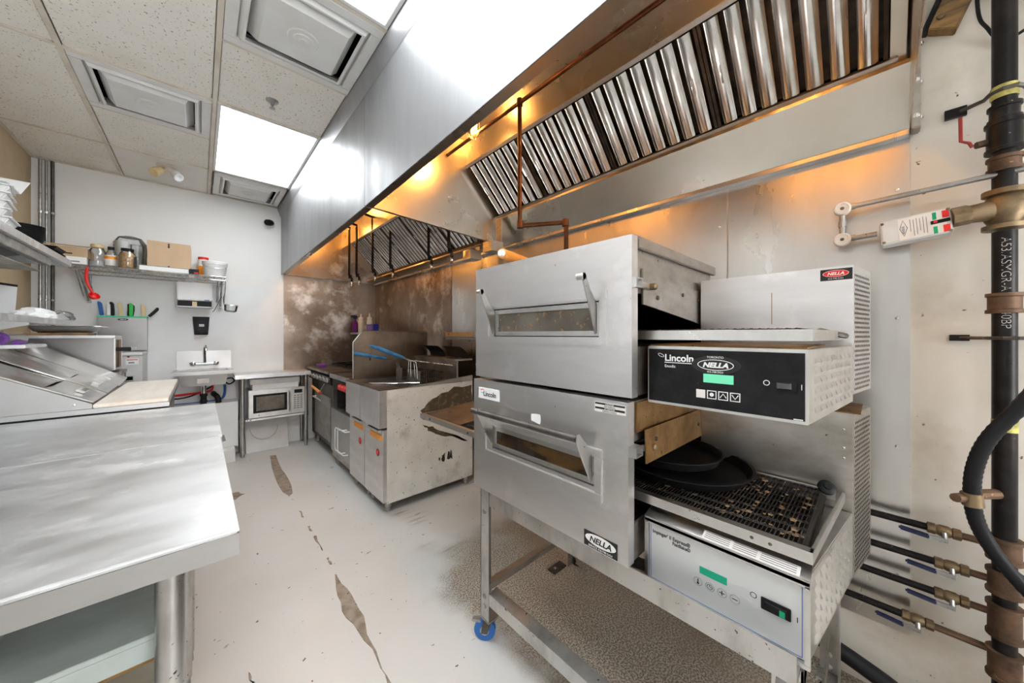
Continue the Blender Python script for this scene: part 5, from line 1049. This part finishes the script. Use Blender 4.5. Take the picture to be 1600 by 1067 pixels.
# shelves on the left wall
def wshelf(name,label,x1,y0,y1,z0,z1,braces):
    t=thing(name,label,'shelf',(-.85,(y0+y1)/2,z0)); MB().box(-1.045,x1,y0,y1,z1-.004,z1).box(x1-.004,x1,y0,y1,z0,z1-.004).box(-1.04,x1-.004,y1-.004,y1,z0,z1-.004).box(x1-.03,x1-.004,y0,y1,z0,z0+.004).build('deck','steel_table',t)
    for y in braces: MB().prism([(-1.045,z1-.006),(x1-.02,z1-.006),(x1-.02,z0-.012),(-1.045,z0-.14)],'y',y,y+.004).build('bracket','steel',t)
    return t
us=wshelf('wall_shelf','upper steel shelf on the left wall stacked with takeout boxes',-.67,1.6,3.90,1.795,1.835,(3.3,2.5))
MB().box(-.72,-.69,1.6,3.55,1.745,1.793).build('hat_channel','galv',us,bevel=.002); MB().box(-1.04,-.72,2.6,3.5,1.70,1.704).build('lower_wire_tray','galv',us)
wshelf('wall_shelf','lower steel shelf on the left wall above the prep unit',-.61,1.6,3.62,1.372,1.402,(2.9,))
ls=thing('ledge_shelf','small steel ledge below the lower left shelf, over the lids','shelf',(-.85,3.12,1.24)); MB().box(-1.045,-.655,2.96,3.30,1.240,1.258).build('deck','steel_table',ls,bevel=.004); MB().box(-1.045,-.90,3.0,3.27,1.2225,1.2395).build('bracket','steel',ls)
fr=thing('film_roll','purple-ended plastic film roll on the small steel ledge','roll',(-.73,3.1,1.258)); MB().tube([(-.735,2.985,1.290),(-.735,3.25,1.290)],.027,18).build('roll','paper',fr); MB().lathe([(.031,0),(.031,.008),(.018,.010),(.016,.004),(0,.004)],(-.735,2.983,1.290),20,(0,-1,0)).build('end_cap','purple',fr)
tag(MB().box(-.88,-.78,2.98,3.22,1.2585,1.33).build('film_carton','paper',bevel=.002),'white carton next to the purple film roll','carton')
tag(MB().prism([(-.68,1.2585),(-.665,1.275),(-.69,1.285),(-.70,1.268),(-.70,1.2585)],'y',2.975,3.05).build('plastic_wrap','purple'),'crumpled purple wrapper beside the film roll','wrapper')
# lying plastic bags on the lower shelf
random.seed(5)
def crumple(name,c,rx,ry,rz,mat,label,sd):
    random.seed(sd); m=bmesh.new(); bmesh.ops.create_icosphere(m,subdivisions=3,radius=1)
    ks=[(Vector((random.uniform(-1,1),random.uniform(-1,1),random.uniform(-1,1)))*6,random.uniform(0,6)) for _ in range(8)]
    for v in m.verts:
        d=1+.16*sum(abs(math.sin(v.co.dot(k)+p))-.6 for k,p in ks)/2
        v.co=Vector((v.co.x*rx*d,v.co.y*ry*d,max(v.co.z*rz*d,-rz*.45)+rz*.45))
    M_=MB(); M_.v=[tuple(v.co+Vector(c)) for v in m.verts]; M_.f=[tuple(q.index for q in f.verts) for f in m.faces]; m.free()
    return tag(M_.build(name,mat,ang=12),label,'bag')
crumple('plastic_bag',(-.715,3.36,1.403),.08,.08,.045,'plastic_white','white plastic bag bunched on the lower left shelf',1)
crumple('plastic_bag',(-.655,3.545,1.403),.06,.065,.04,'plastic_clear','clear crumpled plastic bag at the lower shelf end',2)
crumple('plastic_bag',(-.84,2.95,1.403),.07,.09,.045,'plastic_white','small white plastic bag at the left picture edge on the lower shelf',3)
gl=thing('tray_lid','grey tray lid leaning upright against the left wall on the lower shelf','lid',(-.9,3.35,1.403)); MB().hexa([(-.95,3.30,1.4035),(-.80,3.45,1.4035),(-.805,3.455,1.4035),(-.955,3.305,1.4035)],[(-.99,3.34,1.62),(-.80,3.49,1.60),(-.805,3.495,1.60),(-.995,3.345,1.62)]).build('panel','plastic_grey',gl); MB().tube([(-.992,3.343,1.622),(-.802,3.492,1.602)],.008,6).build('rim','rubber',gl)
# takeout boxes and bowls on the upper shelf
def clam(x,y,z,rot,label):
    t=thing('takeout_box',label,'takeout box',(x,y,z),'white takeout boxes'); ca,sa=math.cos(rot),math.sin(rot)
    def tr(p): return (x+p[0]*ca-p[1]*sa,y+p[0]*sa+p[1]*ca,z+p[2])
    b=[(-.085,-.085,0),(.085,-.085,0),(.085,.085,0),(-.085,.085,0)]; tp=[(-.105,-.105,.035),(.105,-.105,.035),(.105,.105,.035),(-.105,.105,.035)]
    MB().hexa([tr(p) for p in b],[tr(p) for p in tp]).build('tray','plastic_white',t,bevel=.006)
    lp_=[(-.112,-.112,.036),(.112,-.112,.036),(.112,.112,.036),(-.112,.112,.036)]; l2=[(-.112,-.112,.040),(.112,-.112,.040),(.112,.112,.040),(-.112,.112,.040)]
    MB().hexa([tr(p) for p in lp_],[tr(p) for p in l2]).build('lip','plastic_white',t)
labs=['lowest','second','third','fourth','fifth','topmost']
for k in range(6): clam(-.84+random.uniform(-.008,.008),3.12+random.uniform(-.01,.01),1.8365+k*.0415,.15+random.uniform(-.06,.06),f'white foam takeout box, {labs[k]} of the stack on the upper left shelf')
ot=thing('takeout_box','open white takeout lid tipped up on top of the stack','takeout box',(-.84,3.14,2.087)); MB().hexa([(-.96,3.02,2.09),(-.73,3.04,2.10),(-.74,3.27,2.10),(-.96,3.25,2.09)],[(-.96,3.02,2.10),(-.73,3.04,2.106),(-.74,3.27,2.106),(-.96,3.25,2.10)]).build('lid','plastic_white',ot); MB().hexa([(-.96,3.25,2.09),(-.74,3.27,2.10),(-.72,3.33,2.19),(-.95,3.32,2.19)],[(-.96,3.256,2.09),(-.74,3.276,2.10),(-.72,3.336,2.19),(-.95,3.326,2.19)]).build('flap','plastic_white',ot)
for k in range(7):
    z=1.8365+k*.0115; r=.078
    o=MB().lathe([(0,0),(r*.62,0),(r*.72,.004),(r*.98,.055),(r*1.04,.056),(r*1.04,.060),(r*.95,.060),(r*.68,.008),(0,.005)],(-.775,3.47,z),24).build('black_bowl','black_pan',ang=30)
    tag(o,['lowest','second lowest','third lowest','middle','third highest','second highest','topmost'][k]+' black plastic bowl in the stack on the upper left shelf','bowl','stacked black bowls')
for k in range(3):
    z=1.8365+k*.009
    o=MB().hexa([(-.79,3.62,z),(-.70,3.62,z),(-.70,3.80,z),(-.79,3.80,z)],[(-.81,3.60,z+.008 if k<2 else z+.03),(-.675,3.60,z+.008 if k<2 else z+.03),(-.675,3.82,z+.008 if k<2 else z+.03),(-.81,3.82,z+.008 if k<2 else z+.03)]).build('black_tray','black_pan',bevel=.003)
    tag(o,['lowest','middle','topmost'][k]+' flat black tray stacked at the upper left shelf end','tray','flat black trays')
